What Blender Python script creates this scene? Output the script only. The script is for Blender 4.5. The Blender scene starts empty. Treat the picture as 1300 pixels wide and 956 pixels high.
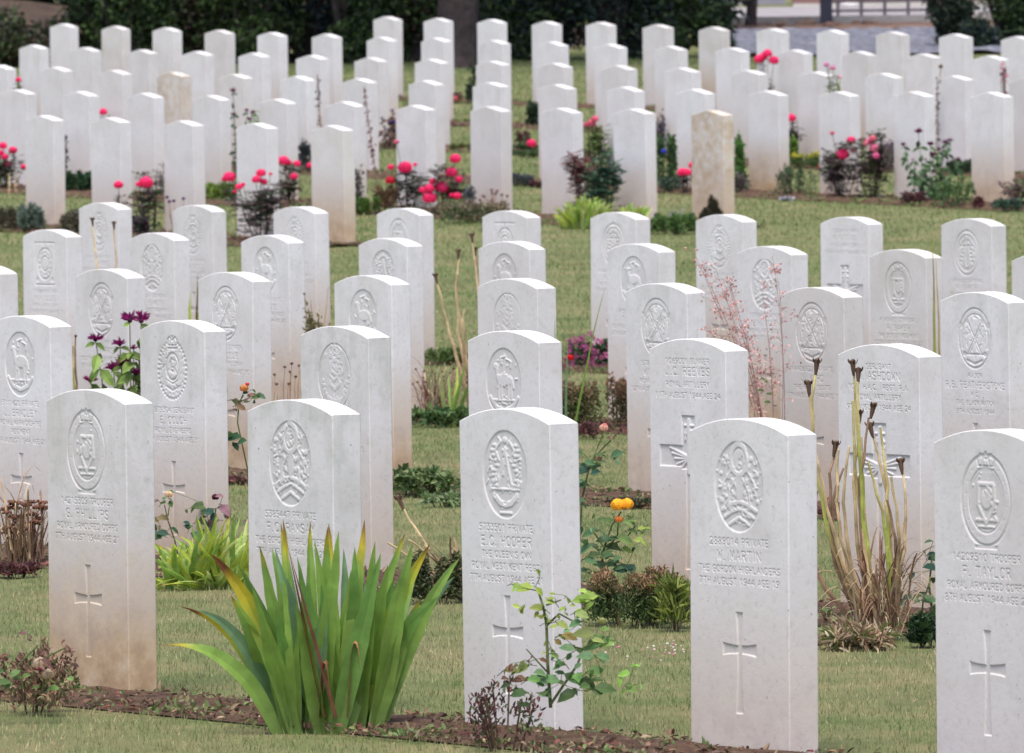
import bpy, math, random
import numpy as np
from mathutils import Vector, Matrix
rnd = random.Random(7); rs = np.random.RandomState(11)
sc = bpy.context.scene; COL = sc.collection

# ------------------------------------------------------------------ camera numbers
F, ROLL, PITCH, CH = 11304.3, .0121, .0395, 1.78057
TH_N, TH_F = .92863, .9563            # how far the headstone rows are turned
SW, ST = .381, .0911                  # headstone width, thickness
SAG = .035

GY = np.array([-400, 38, 43, 47, 52, 56, 58, 121, 140, 400, 4000.])
GZ = np.array([0, 0, .022, .055, .15, .235, .276, 1.977, 2.25, 2.6, 2.6])
def gz(y): return float(np.interp(y, GY, GZ))

def proj(P):
    x, y, z = P[0], P[1], P[2]-CH
    c, s = math.cos(PITCH), math.sin(PITCH)
    zc = y*c - z*s; up = y*s + z*c
    u = F*x/zc; v = -F*up/zc
    return 650+u*math.cos(ROLL)+v*math.sin(ROLL), 478-u*math.sin(ROLL)+v*math.cos(ROLL)

ROWS = {'A': 0, 'B': 1, 'C': 2, 'D': 3, 'E': 4}
def row_xy(r, k):
    if r in ROWS:
        i = ROWS[r]; s = .93059
        return .02082-.00378*i+k*s*math.cos(TH_N), 22.32817+5.89973*i-k*s*math.sin(TH_N)
    i = 6-int(r); s = .90094
    return -.14753+.00335*i+k*s*math.cos(TH_F), 58.20965+5.5567*i-k*s*math.sin(TH_F)
def row_at(r, px, off=0.0):
    """point of a row's line seen at photo column px, off metres nearer (negative) or farther"""
    lo, hi = -30., 30.
    for _ in range(50):
        m = (lo+hi)/2; x, y = row_xy(r, m); y += off
        if proj((x, y, gz(y)))[0] < px: lo = m
        else: hi = m
    return x, y, gz(y)
def ht(x, y, py):
    """height above the ground at which (x, y) is seen at photo row py"""
    g = gz(y); a = proj((x, y, g))[1]; b = proj((x, y, g+1))[1]
    return (a-py)/(a-b)

# ------------------------------------------------------------------ materials
def new_mat(name):
    m = bpy.data.materials.new(name); m.use_nodes = True
    nt = m.node_tree; b = nt.nodes['Principled BSDF']; return m, nt, b
def N(nt, t, **kw):
    n = nt.nodes.new(t)
    for k, v in kw.items():
        if k in n.inputs: n.inputs[k].default_value = v
        else: setattr(n, k, v)
    return n
def noise(nt, scale, detail=4, rough=.55, coord='Object', vec=None):
    n = N(nt, 'ShaderNodeTexNoise'); n.inputs['Scale'].default_value = scale
    n.inputs['Detail'].default_value = detail; n.inputs['Roughness'].default_value = rough
    if vec is None:
        tc = N(nt, 'ShaderNodeTexCoord'); vec = tc.outputs[coord]
    nt.links.new(vec, n.inputs['Vector']); return n
def ramp(nt, fac, stops):
    r = N(nt, 'ShaderNodeValToRGB'); e = r.color_ramp.elements
    while len(e) < len(stops): e.new(.5)
    for i, (p, c) in enumerate(stops):
        e[i].position = p; e[i].color = (*c, 1) if len(c) == 3 else c
    nt.links.new(fac, r.inputs['Fac']); return r
def mix(nt, fac, a, b, mode='MIX'):
    m = N(nt, 'ShaderNodeMix'); m.data_type = 'RGBA'; m.blend_type = mode
    for s, v in ((0, fac), (6, a), (7, b)):
        if isinstance(v, (int, float)): m.inputs[s].default_value = v
        elif isinstance(v, tuple): m.inputs[s].default_value = (*v, 1)
        else: nt.links.new(v, m.inputs[s])
    return m.outputs[2]
def math_n(nt, op, a, b=None, clamp=False):
    m = N(nt, 'ShaderNodeMath'); m.operation = op; m.use_clamp = clamp
    for i, v in enumerate((a, b)):
        if v is None: continue
        if isinstance(v, (int, float)): m.inputs[i].default_value = v
        else: nt.links.new(v, m.inputs[i])
    return m.outputs[0]

def make_stone():
    m, nt, b = new_mat('portland_stone')
    tc = N(nt, 'ShaderNodeTexCoord'); oi = N(nt, 'ShaderNodeObjectInfo')
    # every stone samples its own piece of the pattern
    off = N(nt, 'ShaderNodeCombineXYZ'); r10 = math_n(nt, 'MULTIPLY', oi.outputs['Random'], 37.)
    nt.links.new(r10, off.inputs[0]); nt.links.new(r10, off.inputs[1])
    geo = N(nt, 'ShaderNodeNewGeometry')
    va = N(nt, 'ShaderNodeVectorMath'); va.operation = 'ADD'
    nt.links.new(geo.outputs['Position'], va.inputs[0]); va.inputs[1].default_value = (3, 5, 7)
    vec = va.outputs[0]
    sep = N(nt, 'ShaderNodeSeparateXYZ'); nt.links.new(tc.outputs['Object'], sep.inputs[0]); z = sep.outputs['Z']
    cs = N(nt, 'ShaderNodeSeparateColor'); nt.links.new(oi.outputs['Color'], cs.inputs[0])
    n1 = noise(nt, 5, 5, .6, vec=vec); n2 = noise(nt, 55, 4, .7, vec=vec); n3 = noise(nt, 16, 6, .65, vec=vec)
    base = ramp(nt, n1.outputs[0], [(.3, (.685, .652, .645)), (.5, (.74, .718, .722)), (.7, (.775, .76, .768))]).outputs[0]
    al = N(nt, 'ShaderNodeMapRange'); nt.links.new(oi.outputs['Alpha'], al.inputs[0]); base = mix(nt, 1., base, ramp(nt, al.outputs[0], [(0, (.87, .84, .815)), (.5, (.965, .955, .95)), (1, (1.03, 1.03, 1.035))]).outputs[0], 'MULTIPLY')
    # fine lichen speckle
    sp = ramp(nt, n2.outputs[0], [(.36, (1, 1, 1)), (.46, (0, 0, 0))]).outputs[0]
    spf = math_n(nt, 'MULTIPLY', sp, .30)
    base = mix(nt, spf, base, (.46, .46, .43))
    n5 = noise(nt, 90, 2, .5, vec=vec); dk = ramp(nt, n5.outputs[0], [(.245, (1, 1, 1)), (.26, (0, 0, 0))]).outputs[0]; base = mix(nt, math_n(nt, 'MULTIPLY', dk, .7), base, (.16, .15, .14))
    # vertical grey-green run marks, mostly near the top of the stone
    mp = N(nt, 'ShaderNodeMapping'); mp.inputs['Scale'].default_value = (15, 15, 5)
    nt.links.new(vec, mp.inputs[0]); n4 = noise(nt, 1, 5, .6, vec=mp.outputs[0])
    runs = ramp(nt, n4.outputs[0], [(.44, (0, 0, 0)), (.80, (.8, .8, .8))]).outputs[0]
    top = N(nt, 'ShaderNodeMapRange'); nt.links.new(z, top.inputs[0]); top.inputs[1].default_value = .25; top.inputs[2].default_value = .82
    g = math_n(nt, 'MULTIPLY', math_n(nt, 'MULTIPLY', runs, top.outputs[0]), cs.outputs[2])
    base = mix(nt, g, base, (.38, .40, .335))
    blot = ramp(nt, n3.outputs[0], [(.52, (0, 0, 0)), (.70, (1, 1, 1))]).outputs[0]
    base = mix(nt, math_n(nt, 'MULTIPLY', math_n(nt, 'MULTIPLY', blot, cs.outputs[2]), .5), base, (.45, .46, .41))
    # soil splash staining low on the stone
    lo = N(nt, 'ShaderNodeMapRange'); nt.links.new(math_n(nt, 'ADD', z, math_n(nt, 'MULTIPLY', math_n(nt, 'ADD', n1.outputs[0], math_n(nt, 'MULTIPLY', n3.outputs[0], .5)), -.30)), lo.inputs[0])
    lo.inputs[1].default_value = .27; lo.inputs[2].default_value = -.12
    stn = ramp(nt, n3.outputs[0], [(.25, (.33, .205, .10)), (.5, (.50, .345, .20)), (.72, (.63, .50, .35))]).outputs[0]
    base = mix(nt, math_n(nt, 'MULTIPLY', lo.outputs[0], cs.outputs[0]), base, stn)
    # overall tan discolouring of a few stones
    tn = ramp(nt, n1.outputs[0], [(.35, (.47, .355, .245)), (.6, (.60, .49, .375)), (.75, (.64, .58, .49))]).outputs[0]
    tf = ramp(nt, n3.outputs[0], [(.36, (1, 1, 1)), (.50, (.72, .72, .72)), (.62, (.25, .25, .25))]).outputs[0]; base = mix(nt, math_n(nt, 'MULTIPLY', cs.outputs[1], tf), base, tn)
    at = N(nt, 'ShaderNodeAttribute'); at.attribute_name = 'carve_dark'
    base = mix(nt, at.outputs['Fac'], base, (.40, .375, .36))  # carved panels turn darker where they are cut in
    nt.links.new(base, b.inputs['Base Color']); b.inputs['Roughness'].default_value = .85
    b.inputs['Specular IOR Level'].default_value = .25
    bp = N(nt, 'ShaderNodeBump'); bp.inputs['Strength'].default_value = .25; bp.inputs['Distance'].default_value = .003
    nt.links.new(n2.outputs[0], bp.inputs['Height']); nt.links.new(bp.outputs[0], b.inputs['Normal'])
    return m
STONE = make_stone()

def leaf_mat(name, rough=.5, trans=.28, vary=.35, scale=9, gain=1.):
    m, nt, b = new_mat(name)
    at = N(nt, 'ShaderNodeAttribute'); at.attribute_name = 'col'
    n = noise(nt, scale, 3, .6)
    f = ramp(nt, n.outputs[0], [(.25, ((1-vary)*gain,)*3), (.75, ((1+vary*.6)*gain,)*3)]).outputs[0]
    c = mix(nt, 1.0, at.outputs['Color'], f, 'MULTIPLY')
    nt.links.new(c, b.inputs['Base Color']); b.inputs['Roughness'].default_value = rough
    b.inputs['Specular IOR Level'].default_value = .35
    if trans:
        t = N(nt, 'ShaderNodeBsdfTranslucent'); nt.links.new(c, t.inputs[0])
        mx = N(nt, 'ShaderNodeMixShader'); mx.inputs[0].default_value = trans
        out = nt.nodes['Material Output']
        nt.links.new(b.outputs[0], mx.inputs[1]); nt.links.new(t.outputs[0], mx.inputs[2]); nt.links.new(mx.outputs[0], out.inputs[0])
    return m
LEAF = leaf_mat('leaf', gain=1.3)
def _veins(m):
    nt = m.node_tree; b = nt.nodes['Principled BSDF']; mp = N(nt, 'ShaderNodeMapping'); mp.inputs['Scale'].default_value = (260, 260, 9); tc = N(nt, 'ShaderNodeTexCoord'); nt.links.new(tc.outputs['Object'], mp.inputs[0]); n = noise(nt, 1, 3, .6, vec=mp.outputs[0]); bp = N(nt, 'ShaderNodeBump'); bp.inputs['Strength'].default_value = .5; bp.inputs['Distance'].default_value = .002; nt.links.new(n.outputs[0], bp.inputs['Height']); nt.links.new(bp.outputs[0], b.inputs['Normal']); return m
STRAP = leaf_mat('strap_leaf', .42, .42, .3, 14); _veins(STRAP); PETAL = leaf_mat('petal', .6, .45, .12, 20, gain=1.05)
DRY = leaf_mat('dry_stem', .8, .05, .35, 30); GRASS = leaf_mat('grass_blade', .6, .25, .3, 1.6)

def plain(name, stops, scale=8, rough=.9, bump=0, bd=.02, bscale=None, detail=6):
    m, nt, b = new_mat(name); n = noise(nt, scale, detail, .62)
    r = ramp(nt, n.outputs[0], stops); nt.links.new(r.outputs[0], b.inputs['Base Color']); b.inputs['Roughness'].default_value = rough
    b.inputs['Specular IOR Level'].default_value = .2
    if bump:
        n2 = noise(nt, bscale or scale*4, 6, .7); bp = N(nt, 'ShaderNodeBump'); bp.inputs['Strength'].default_value = bump
        bp.inputs['Distance'].default_value = bd; nt.links.new(n2.outputs[0], bp.inputs['Height']); nt.links.new(bp.outputs[0], b.inputs['Normal'])
    return m
M_TURF = plain('turf', [(.3, (.10, .13, .045)), (.5, (.17, .18, .075)), (.7, (.25, .21, .11))], 2.2, .95, .6, .02, 60)
M_SOIL = plain('soil', [(.3, (.075, .045, .032)), (.55, (.16, .095, .065)), (.75, (.24, .155, .11))], 14, .95, 1, .03, 50)
M_GRAVEL = plain('gravel', [(.3, (.10, .105, .135)), (.5, (.17, .175, .215)), (.7, (.27, .27, .31))], 9, .9, 1, .03, 20)
M_EARTH = plain('earth', [(.3, (.14, .085, .06)), (.6, (.26, .17, .13)), (.8, (.36, .26, .2))], 3, .95, .8, .05, 12)
M_BANK = plain('dark_earth_bank', [(.3, (.05, .035, .03)), (.6, (.10, .07, .055)), (.8, (.15, .11, .085))], 3, .95, .8, .05, 12)
M_ROAD = plain('pale_road', [(.3, (.27, .25, .26)), (.6, (.34, .32, .33)), (.8, (.42, .40, .41))], 3, .9)
M_KERB = plain('kerb_stone', [(.3, (.34, .31, .29)), (.7, (.5, .47, .44))], 6, .9)
M_BARK = plain('bark', [(.3, (.035, .028, .03)), (.6, (.075, .058, .058)), (.8, (.12, .095, .09))], 9, .95, 1, .04, 14)
M_DARKMETAL = plain('dark_painted_steel', [(.3, (.045, .045, .07)), (.7, (.08, .08, .11))], 6, .6)
M_RAIL = plain('grey_rail', [(.3, (.12, .10, .12)), (.7, (.19, .17, .18))], 6, .6)
M_WALLM = plain('maroon_render', [(.3, (.20, .115, .115)), (.6, (.27, .165, .155)), (.8, (.32, .21, .2))], 1.5, .9)
M_WALLP = plain('lavender_render', [(.3, (.28, .27, .36)), (.7, (.38, .36, .45))], 1.5, .9)
M_PALE = plain('pale_render', [(.3, (.55, .52, .52)), (.7, (.66, .63, .62))], 2, .9)

# ------------------------------------------------------------------ object helpers
def link(o, parent=None):
    COL.objects.link(o)
    if parent: o.parent = parent
    return o
def tag(o, label=None, cat=None, group=None, kind=None):
    if label: o['label'] = label
    if cat: o['category'] = cat
    if group: o['group'] = group
    if kind: o['kind'] = kind
    return o
def empty(name, loc, rz=0.):
    o = bpy.data.objects.new(name, None); o.empty_display_size = .1; link(o)
    o.location = loc; o.rotation_euler.z = rz; return o
def mesh_np(name, V, faces, mat, parent=None, cols=None, smooth=False):
    """faces: list of int arrays, each (n,3) or (n,4)"""
    me = bpy.data.meshes.new(name)
    V = np.asarray(V, np.float32)
    me.vertices.add(len(V)); me.vertices.foreach_set('co', V.ravel())
    li = np.concatenate([f.ravel() for f in faces]).astype(np.int32)
    tot = np.concatenate([np.full(len(f), f.shape[1], np.int32) for f in faces])
    st = np.concatenate([[0], np.cumsum(tot)[:-1]]).astype(np.int32)
    me.loops.add(len(li)); me.loops.foreach_set('vertex_index', li)
    me.polygons.add(len(tot)); me.polygons.foreach_set('loop_start', st)
    me.polygons.foreach_set('use_smooth', np.full(len(tot), bool(smooth)))
    if cols is not None:
        a = me.attributes.new('col', 'FLOAT_COLOR', 'POINT')
        c = np.ones((len(V), 4), np.float32); c[:, :3] = cols; a.data.foreach_set('color', c.ravel())
    me.update(calc_edges=True); me.materials.append(mat)
    o = bpy.data.objects.new(name, me); link(o, parent); return o

class MB:
    def __init__(s): s.v = []; s.f3 = []; s.f4 = []; s.c = []; s.n = 0
    def add(s, V, f3=None, f4=None, col=(.5, .5, .5)):
        V = np.asarray(V, float).reshape(-1, 3)
        if f3 is not None and len(f3): s.f3.append(np.asarray(f3)+s.n)
        if f4 is not None and len(f4): s.f4.append(np.asarray(f4)+s.n)
        c = np.asarray(col, float)
        if c.ndim == 1: c = np.tile(c, (len(V), 1))
        s.v.append(V); s.c.append(c); s.n += len(V)
    def box(s, a, b, col=(.5, .5, .5)):
        (x0, y0, z0), (x1, y1, z1) = a, b
        V = [(x, y, z) for z in (z0, z1) for y in (y0, y1) for x in (x0, x1)]
        s.add(V, None, [(0, 2, 3, 1), (4, 5, 7, 6), (0, 1, 5, 4), (2, 6, 7, 3), (0, 4, 6, 2), (1, 3, 7, 5)], col)
    def tube(s, P, R, n=5, col=(.5, .5, .5)):
        P = np.asarray(P, float); m = len(P); R = np.broadcast_to(np.asarray(R, float), (m,))
        T = np.gradient(P, axis=0); T /= np.linalg.norm(T, axis=1)[:, None]+1e-9
        ref = np.array([.31, .87, .11]); A = np.cross(T, ref); A /= np.linalg.norm(A, axis=1)[:, None]+1e-9; B = np.cross(T, A)
        an = np.arange(n)*2*math.pi/n
        V = P[:, None]+R[:, None, None]*(np.cos(an)[None, :, None]*A[:, None]+np.sin(an)[None, :, None]*B[:, None])
        idx = np.arange(m*n).reshape(m, n); q = []
        for i in range(m-1):
            for j in range(n): q.append((idx[i, j], idx[i, (j+1) % n], idx[i+1, (j+1) % n], idx[i+1, j]))
        c = np.asarray(col, float)
        if c.ndim == 2: c = np.repeat(c, n, axis=0)
        s.add(V.reshape(-1, 3), None, q, c)
        # end cap
        s.add(np.vstack([V[-1], P[-1]+T[-1]*R[-1]*.5]), [(j, (j+1) % n, n) for j in range(n)], None, c[-1] if c.ndim == 2 else c)
    def ribbon(s, P, Wd, side, cols, fold=.18):
        """strap leaf: 3 vertices across, folded along its rib"""
        P = np.asarray(P, float); m = len(P); Wd = np.asarray(Wd); side = np.asarray(side, float); side = side/np.linalg.norm(side)
        T = np.gradient(P, axis=0); T /= np.linalg.norm(T, axis=1)[:, None]+1e-9
        S = side-T*(T@side)[:, None]; S /= np.linalg.norm(S, axis=1)[:, None]+1e-9; Nn = np.cross(T, S)
        V = np.empty((m, 3, 3)); V[:, 0] = P-S*Wd[:, None]/2; V[:, 1] = P+Nn*Wd[:, None]*fold; V[:, 2] = P+S*Wd[:, None]/2
        i = np.arange(m-1)*3; q = np.concatenate([np.stack([i, i+1, i+4, i+3], 1), np.stack([i+1, i+2, i+5, i+4], 1)])
        s.add(V.reshape(-1, 3), None, q, np.repeat(np.asarray(cols, float), 3, axis=0))
    def leaves(s, C, D, Nn, L, Wd, cols):
        """many pointed folded leaves at once"""
        C = np.asarray(C, float); n = len(C)
        if n == 0: return
        D = np.asarray(D, float); D = D/(np.linalg.norm(D, axis=1)[:, None]+1e-9)
        S = np.cross(D, Nn); S /= np.linalg.norm(S, axis=1)[:, None]+1e-9; U = np.cross(S, D)
        L = np.broadcast_to(np.asarray(L, float), (n,))[:, None]; Wd = np.broadcast_to(np.asarray(Wd, float), (n,))[:, None]
        T = [(0, 0, 0), (.3, .46, .1), (.68, .38, .06), (1, 0, -.12), (.68, -.38, .06), (.3, -.46, .1), (.5, 0, -.02)]
        V = np.stack([C+D*L*a+S*Wd*b+U*L*c for a, b, c in T], 1)
        k = 7; t = np.array([(0, 1, 6), (1, 2, 6), (2, 3, 6), (3, 4, 6), (4, 5, 6), (5, 0, 6)])
        f = (t[None]+(np.arange(n)*k)[:, None, None]).reshape(-1, 3)
        cols = np.broadcast_to(np.asarray(cols, float), (n, 3)); s.add(V.reshape(-1, 3), f, None, np.repeat(cols, k, axis=0))
    def ball(s, c, r, col, nu=8, nv=5, sq=1.0, jit=0.):
        V = [(0, 0, -1)]
        for j in range(1, nv):
            a = -math.pi/2+math.pi*j/nv
            for i in range(nu): V.append((math.cos(a)*math.cos(2*math.pi*i/nu), math.cos(a)*math.sin(2*math.pi*i/nu), math.sin(a)))
        V.append((0, 0, 1)); V = np.array(V)
        if jit: V = V*(1+jit*(rs.rand(len(V), 1)-.5))
        f3 = [(0, 1+(i+1) % nu, 1+i) for i in range(nu)]; top = len(V)-1; b = 1+(nv-2)*nu
        f3 += [(top, b+i, b+(i+1) % nu) for i in range(nu)]; f4 = []
        for j in range(nv-2):
            for i in range(nu):
                a = 1+j*nu; f4.append((a+i, a+(i+1) % nu, a+nu+(i+1) % nu, a+nu+i))
        s.add(V*np.array([r, r, r*sq])+np.array(c), f3, f4, col)
    def build(s, name, mat, parent=None, smooth=False):
        fs = []
        if s.f3: fs.append(np.concatenate(s.f3))
        if s.f4: fs.append(np.concatenate(s.f4))
        return mesh_np(name, np.concatenate(s.v), fs, mat, parent, np.concatenate(s.c), smooth)

# ------------------------------------------------------------------ carving
FONT = {  # strokes on a 4 x 6 cell
 'A': [(0,0,2,6,4,0),(.8,2.2,3.2,2.2)], 'B': [(0,0,0,6,2.6,6,3.4,5.2,3.4,4,2.6,3.2,0,3.2),(2.6,3.2,3.8,2.4,3.8,.8,2.8,0,0,0)],
 'C': [(4,5,3,6,1.2,6,0,4.6,0,1.4,1.2,0,3,0,4,1)], 'D': [(0,0,0,6,2.4,6,4,4.4,4,1.6,2.4,0,0,0)], 'E': [(3.6,6,0,6,0,0,3.6,0),(0,3.1,2.8,3.1)],
 'F': [(3.6,6,0,6,0,0),(0,3.1,2.8,3.1)], 'G': [(4,5,3,6,1.2,6,0,4.6,0,1.4,1.2,0,3,0,4,1,4,2.8,2.4,2.8)], 'H': [(0,0,0,6),(4,0,4,6),(0,3,4,3)],
 'I': [(2,0,2,6)], 'J': [(3,6,3,1.2,2.2,0,1,0,.2,1)], 'K': [(0,0,0,6),(3.8,6,0,2.6),(1.3,3.6,4,0)], 'L': [(0,6,0,0,3.6,0)],
 'M': [(0,0,.4,6,2,1.6,3.6,6,4,0)], 'N': [(0,0,0,6,4,0,4,6)], 'O': [(1.2,0,0,1.4,0,4.6,1.2,6,2.8,6,4,4.6,4,1.4,2.8,0,1.2,0)],
 'P': [(0,0,0,6,2.8,6,3.8,5.2,3.8,3.8,2.8,3,0,3)], 'Q': [(1.2,0,0,1.4,0,4.6,1.2,6,2.8,6,4,4.6,4,1.4,2.8,0,1.2,0),(2.4,1.6,4.2,-.4)],
 'R': [(0,0,0,6,2.8,6,3.8,5.2,3.8,3.8,2.8,3,0,3),(2,3,4,0)], 'S': [(3.8,5.2,2.8,6,1.2,6,.2,5,.2,4,1.2,3.2,2.8,2.8,3.8,2,3.8,1,2.8,0,1.2,0,.2,.9)],
 'T': [(2,0,2,6),(0,6,4,6)], 'U': [(0,6,0,1.2,1.2,0,2.8,0,4,1.2,4,6)], 'V': [(0,6,2,0,4,6)], 'W': [(0,6,.9,0,2,4.4,3.1,0,4,6)],
 'X': [(0,0,4,6),(0,6,4,0)], 'Y': [(0,6,2,3,4,6),(2,3,2,0)], 'Z': [(0,6,4,6,0,0,4,0)],
 '0': [(1.2,0,0,1.4,0,4.6,1.2,6,2.8,6,4,4.6,4,1.4,2.8,0,1.2,0)], '1': [(1,5,2,6,2,0)], '2': [(.2,5,1.2,6,2.8,6,3.8,5,3.8,3.8,0,0,4,0)],
 '3': [(.2,6,3.6,6,1.8,3.6,3,3.4,3.8,2.4,3.8,1,2.8,0,1,0,.2,.8)], '4': [(3,0,3,6,0,2,4,2)], '5': [(3.6,6,.6,6,.4,3.4,2.4,3.6,3.8,2.6,3.8,1,2.8,0,1,0,.2,.7)],
 '6': [(3.4,6,1.4,4.8,.2,2.4,.2,1,1.2,0,2.8,0,3.8,1,3.8,2.2,2.8,3.2,1.2,3.2,.2,2.2)], '7': [(0,6,4,6,1.4,0)],
 '8': [(2,3.2,.6,4,.6,5.2,1.4,6,2.6,6,3.4,5.2,3.4,4,2,3.2,.2,2,.2,.8,1.2,0,2.8,0,3.8,.8,3.8,2,2,3.2)], '9': [(.6,0,2.6,1.2,3.8,3.6,3.8,5,2.8,6,1.2,6,.2,5,.2,3.8,1.2,2.8,2.8,2.8,3.8,3.8)],
 '.': [(1.8,0,2.2,0)], "'": [(2,6,1.8,4.8)], '&': [(4,0,1,4.6,1.2,6,2.4,6,2.8,5,.4,2.2,.4,.8,1.6,0,3,.6,4,2.4)], '-': [(1,3,3,3)]}

def seg_d(U, Vv, x0, y0, x1, y1):
    dx, dy = x1-x0, y1-y0; L = dx*dx+dy*dy+1e-12
    t = np.clip(((U-x0)*dx+(Vv-y0)*dy)/L, 0, 1)
    return np.hypot(U-x0-t*dx, Vv-y0-t*dy)
def carve_text(lines, x0, x1, z0, z1, res=.0014):
    """lines: (text, baseline z, letter height)"""
    nu = int((x1-x0)/res)+1; nv = int((z1-z0)/res)+1
    us = np.linspace(x0, x1, nu); vs = np.linspace(z0, z1, nv); H = np.zeros((nv, nu))
    for text, zb, h in lines:
        s = h/6; adv = 5.9*s; Wt = 0
        for ch in text: Wt += adv*(.6 if ch in " .'I" else 1)
        k = min(1, .335/Wt); x = -Wt*k/2
        for ch in text:
            a = adv*k*(.6 if ch in " .'I" else 1)
            ox = x+(a-4*s*k)/2
            for st in FONT.get(ch, []):
                pts = [(ox+st[i]*s*k, zb+st[i+1]*s) for i in range(0, len(st), 2)]
                for (ax, ay), (bx, by) in zip(pts[:-1], pts[1:]):
                    wv = .0021 if h > .02 else .0016
                    i0, i1 = np.searchsorted(us, (min(ax, bx)-.004, max(ax, bx)+.004)); j0, j1 = np.searchsorted(vs, (min(ay, by)-.004, max(ay, by)+.004))
                    if i1 <= i0 or j1 <= j0: continue
                    U, V2 = np.meshgrid(us[i0:i1], vs[j0:j1]); d = seg_d(U, V2, ax, ay, bx, by)
                    H[j0:j1, i0:i1] = np.minimum(H[j0:j1, i0:i1], -np.clip(1-d/wv, 0, 1)*.0024)
            x += a
    H[0] = H[-1] = 0; H[:, 0] = H[:, -1] = 0
    return us, vs, H
def soft(d, e=.0016): return np.clip(.5-d/(2*e), 0, 1)      # 1 inside (d<0)
class Relief:
    """badge carved in an oval: p,q run from -1 to 1 across the oval"""
    def __init__(s, x0, x1, z0, z1, cz, a, b, res=.0016):
        s.us = np.linspace(x0, x1, int((x1-x0)/res)+1); s.vs = np.linspace(z0, z1, int((z1-z0)/res)+1)
        s.U, s.V = np.meshgrid(s.us, s.vs); s.a, s.b, s.cz = a, b, cz
        s.P = s.U/a; s.Q = (s.V-cz)/b; s.r = np.hypot(s.P, s.Q); s.cut = np.zeros_like(s.P); s.up = np.zeros_like(s.P)
    def oval(s, k=1., amt=1.): s.cut = np.maximum(s.cut, amt*soft((s.r-k)*s.a))
    def ring(s, k0, k1, amt=1., cond=None, up=False, cx=0, cy=0):
        r = np.hypot(s.P-cx, s.Q-cy); m = soft(np.maximum(k0-r, r-k1)*s.a)*amt
        if cond is not None: m = m*cond
        if up: s.up = np.maximum(s.up, m)
        else: s.cut = np.maximum(s.cut, m)
    def seg(s, x0, y0, x1, y1, w, amt=1., up=True):
        d = seg_d(s.P*s.a, s.Q*s.b, x0*s.a, y0*s.b, x1*s.a, y1*s.b)-w*s.a; m = soft(d)*amt
        if up: s.up = np.maximum(s.up, m)
        else: s.cut = np.maximum(s.cut, m)
    def disc(s, cx, cy, rx, ry=None, amt=1., up=True):
        ry = ry or rx; d = (np.hypot((s.P-cx)/rx, (s.Q-cy)/ry)-1)*min(rx, ry)*s.a; m = np.clip(-d/.004+.3, 0, 1)*amt
        if up: s.up = np.maximum(s.up, m)
        else: s.cut = np.maximum(s.cut, m)
    def poly(s, pts, w, amt=1., up=True):
        for (a, b), (c, d) in zip(pts[:-1], pts[1:]): s.seg(a, b, c, d, w, amt, up)
    def crown(s, cy, w=.34, up=False):
        s.poly([(-w, cy), (w, cy)], .045, 1, up); s.poly([(-w*.9, cy+.09), (w*.9, cy+.09)], .03, 1, up)
        for t in (-1, 1):
            s.poly([(t*w, cy+.1), (t*w*1.15, cy+.24), (t*w*.7, cy+.34), (0, cy+.24)], .035, 1, up)
            s.poly([(t*w*.45, cy+.12), (t*w*.35, cy+.26)], .03, 1, up)
        s.disc(0, cy+.36, .06, .06, 1, up)
    def clut(s, g, n, r0=.0, r1=.86, size=.05):
        for _ in range(n):
            a = g.random()*6.283; q = r0+(r1-r0)*math.sqrt(g.random()); x, y = q*math.cos(a), q*math.sin(a); t = g.random()*6.283; L = g.uniform(.05, .16); w = g.uniform(.016, .036)
            if g.random() < .55:
                m = soft(seg_d(s.P*s.a, s.Q*s.b, x*s.a, y*s.b, (x+L*math.cos(t))*s.a, (y+L*math.sin(t))*s.b)-w*s.a); s.up = np.clip(s.up+(m if g.random() < .5 else -m*.9), 0, 1)
            else: s.disc(x, y, g.uniform(.5, 1.)*size, g.uniform(.5, 1.)*size, .9, True)
    def out(s, depth=.0026):
        edge = np.minimum(np.minimum(s.U-s.us[0], s.us[-1]-s.U), np.minimum(s.V-s.vs[0], s.vs[-1]-s.V)); k = np.clip((edge-.0015)/.002, 0, 1)
        return s.us, s.vs, (-depth*s.cut+depth*.85*np.minimum(s.up, s.cut))*k

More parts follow.
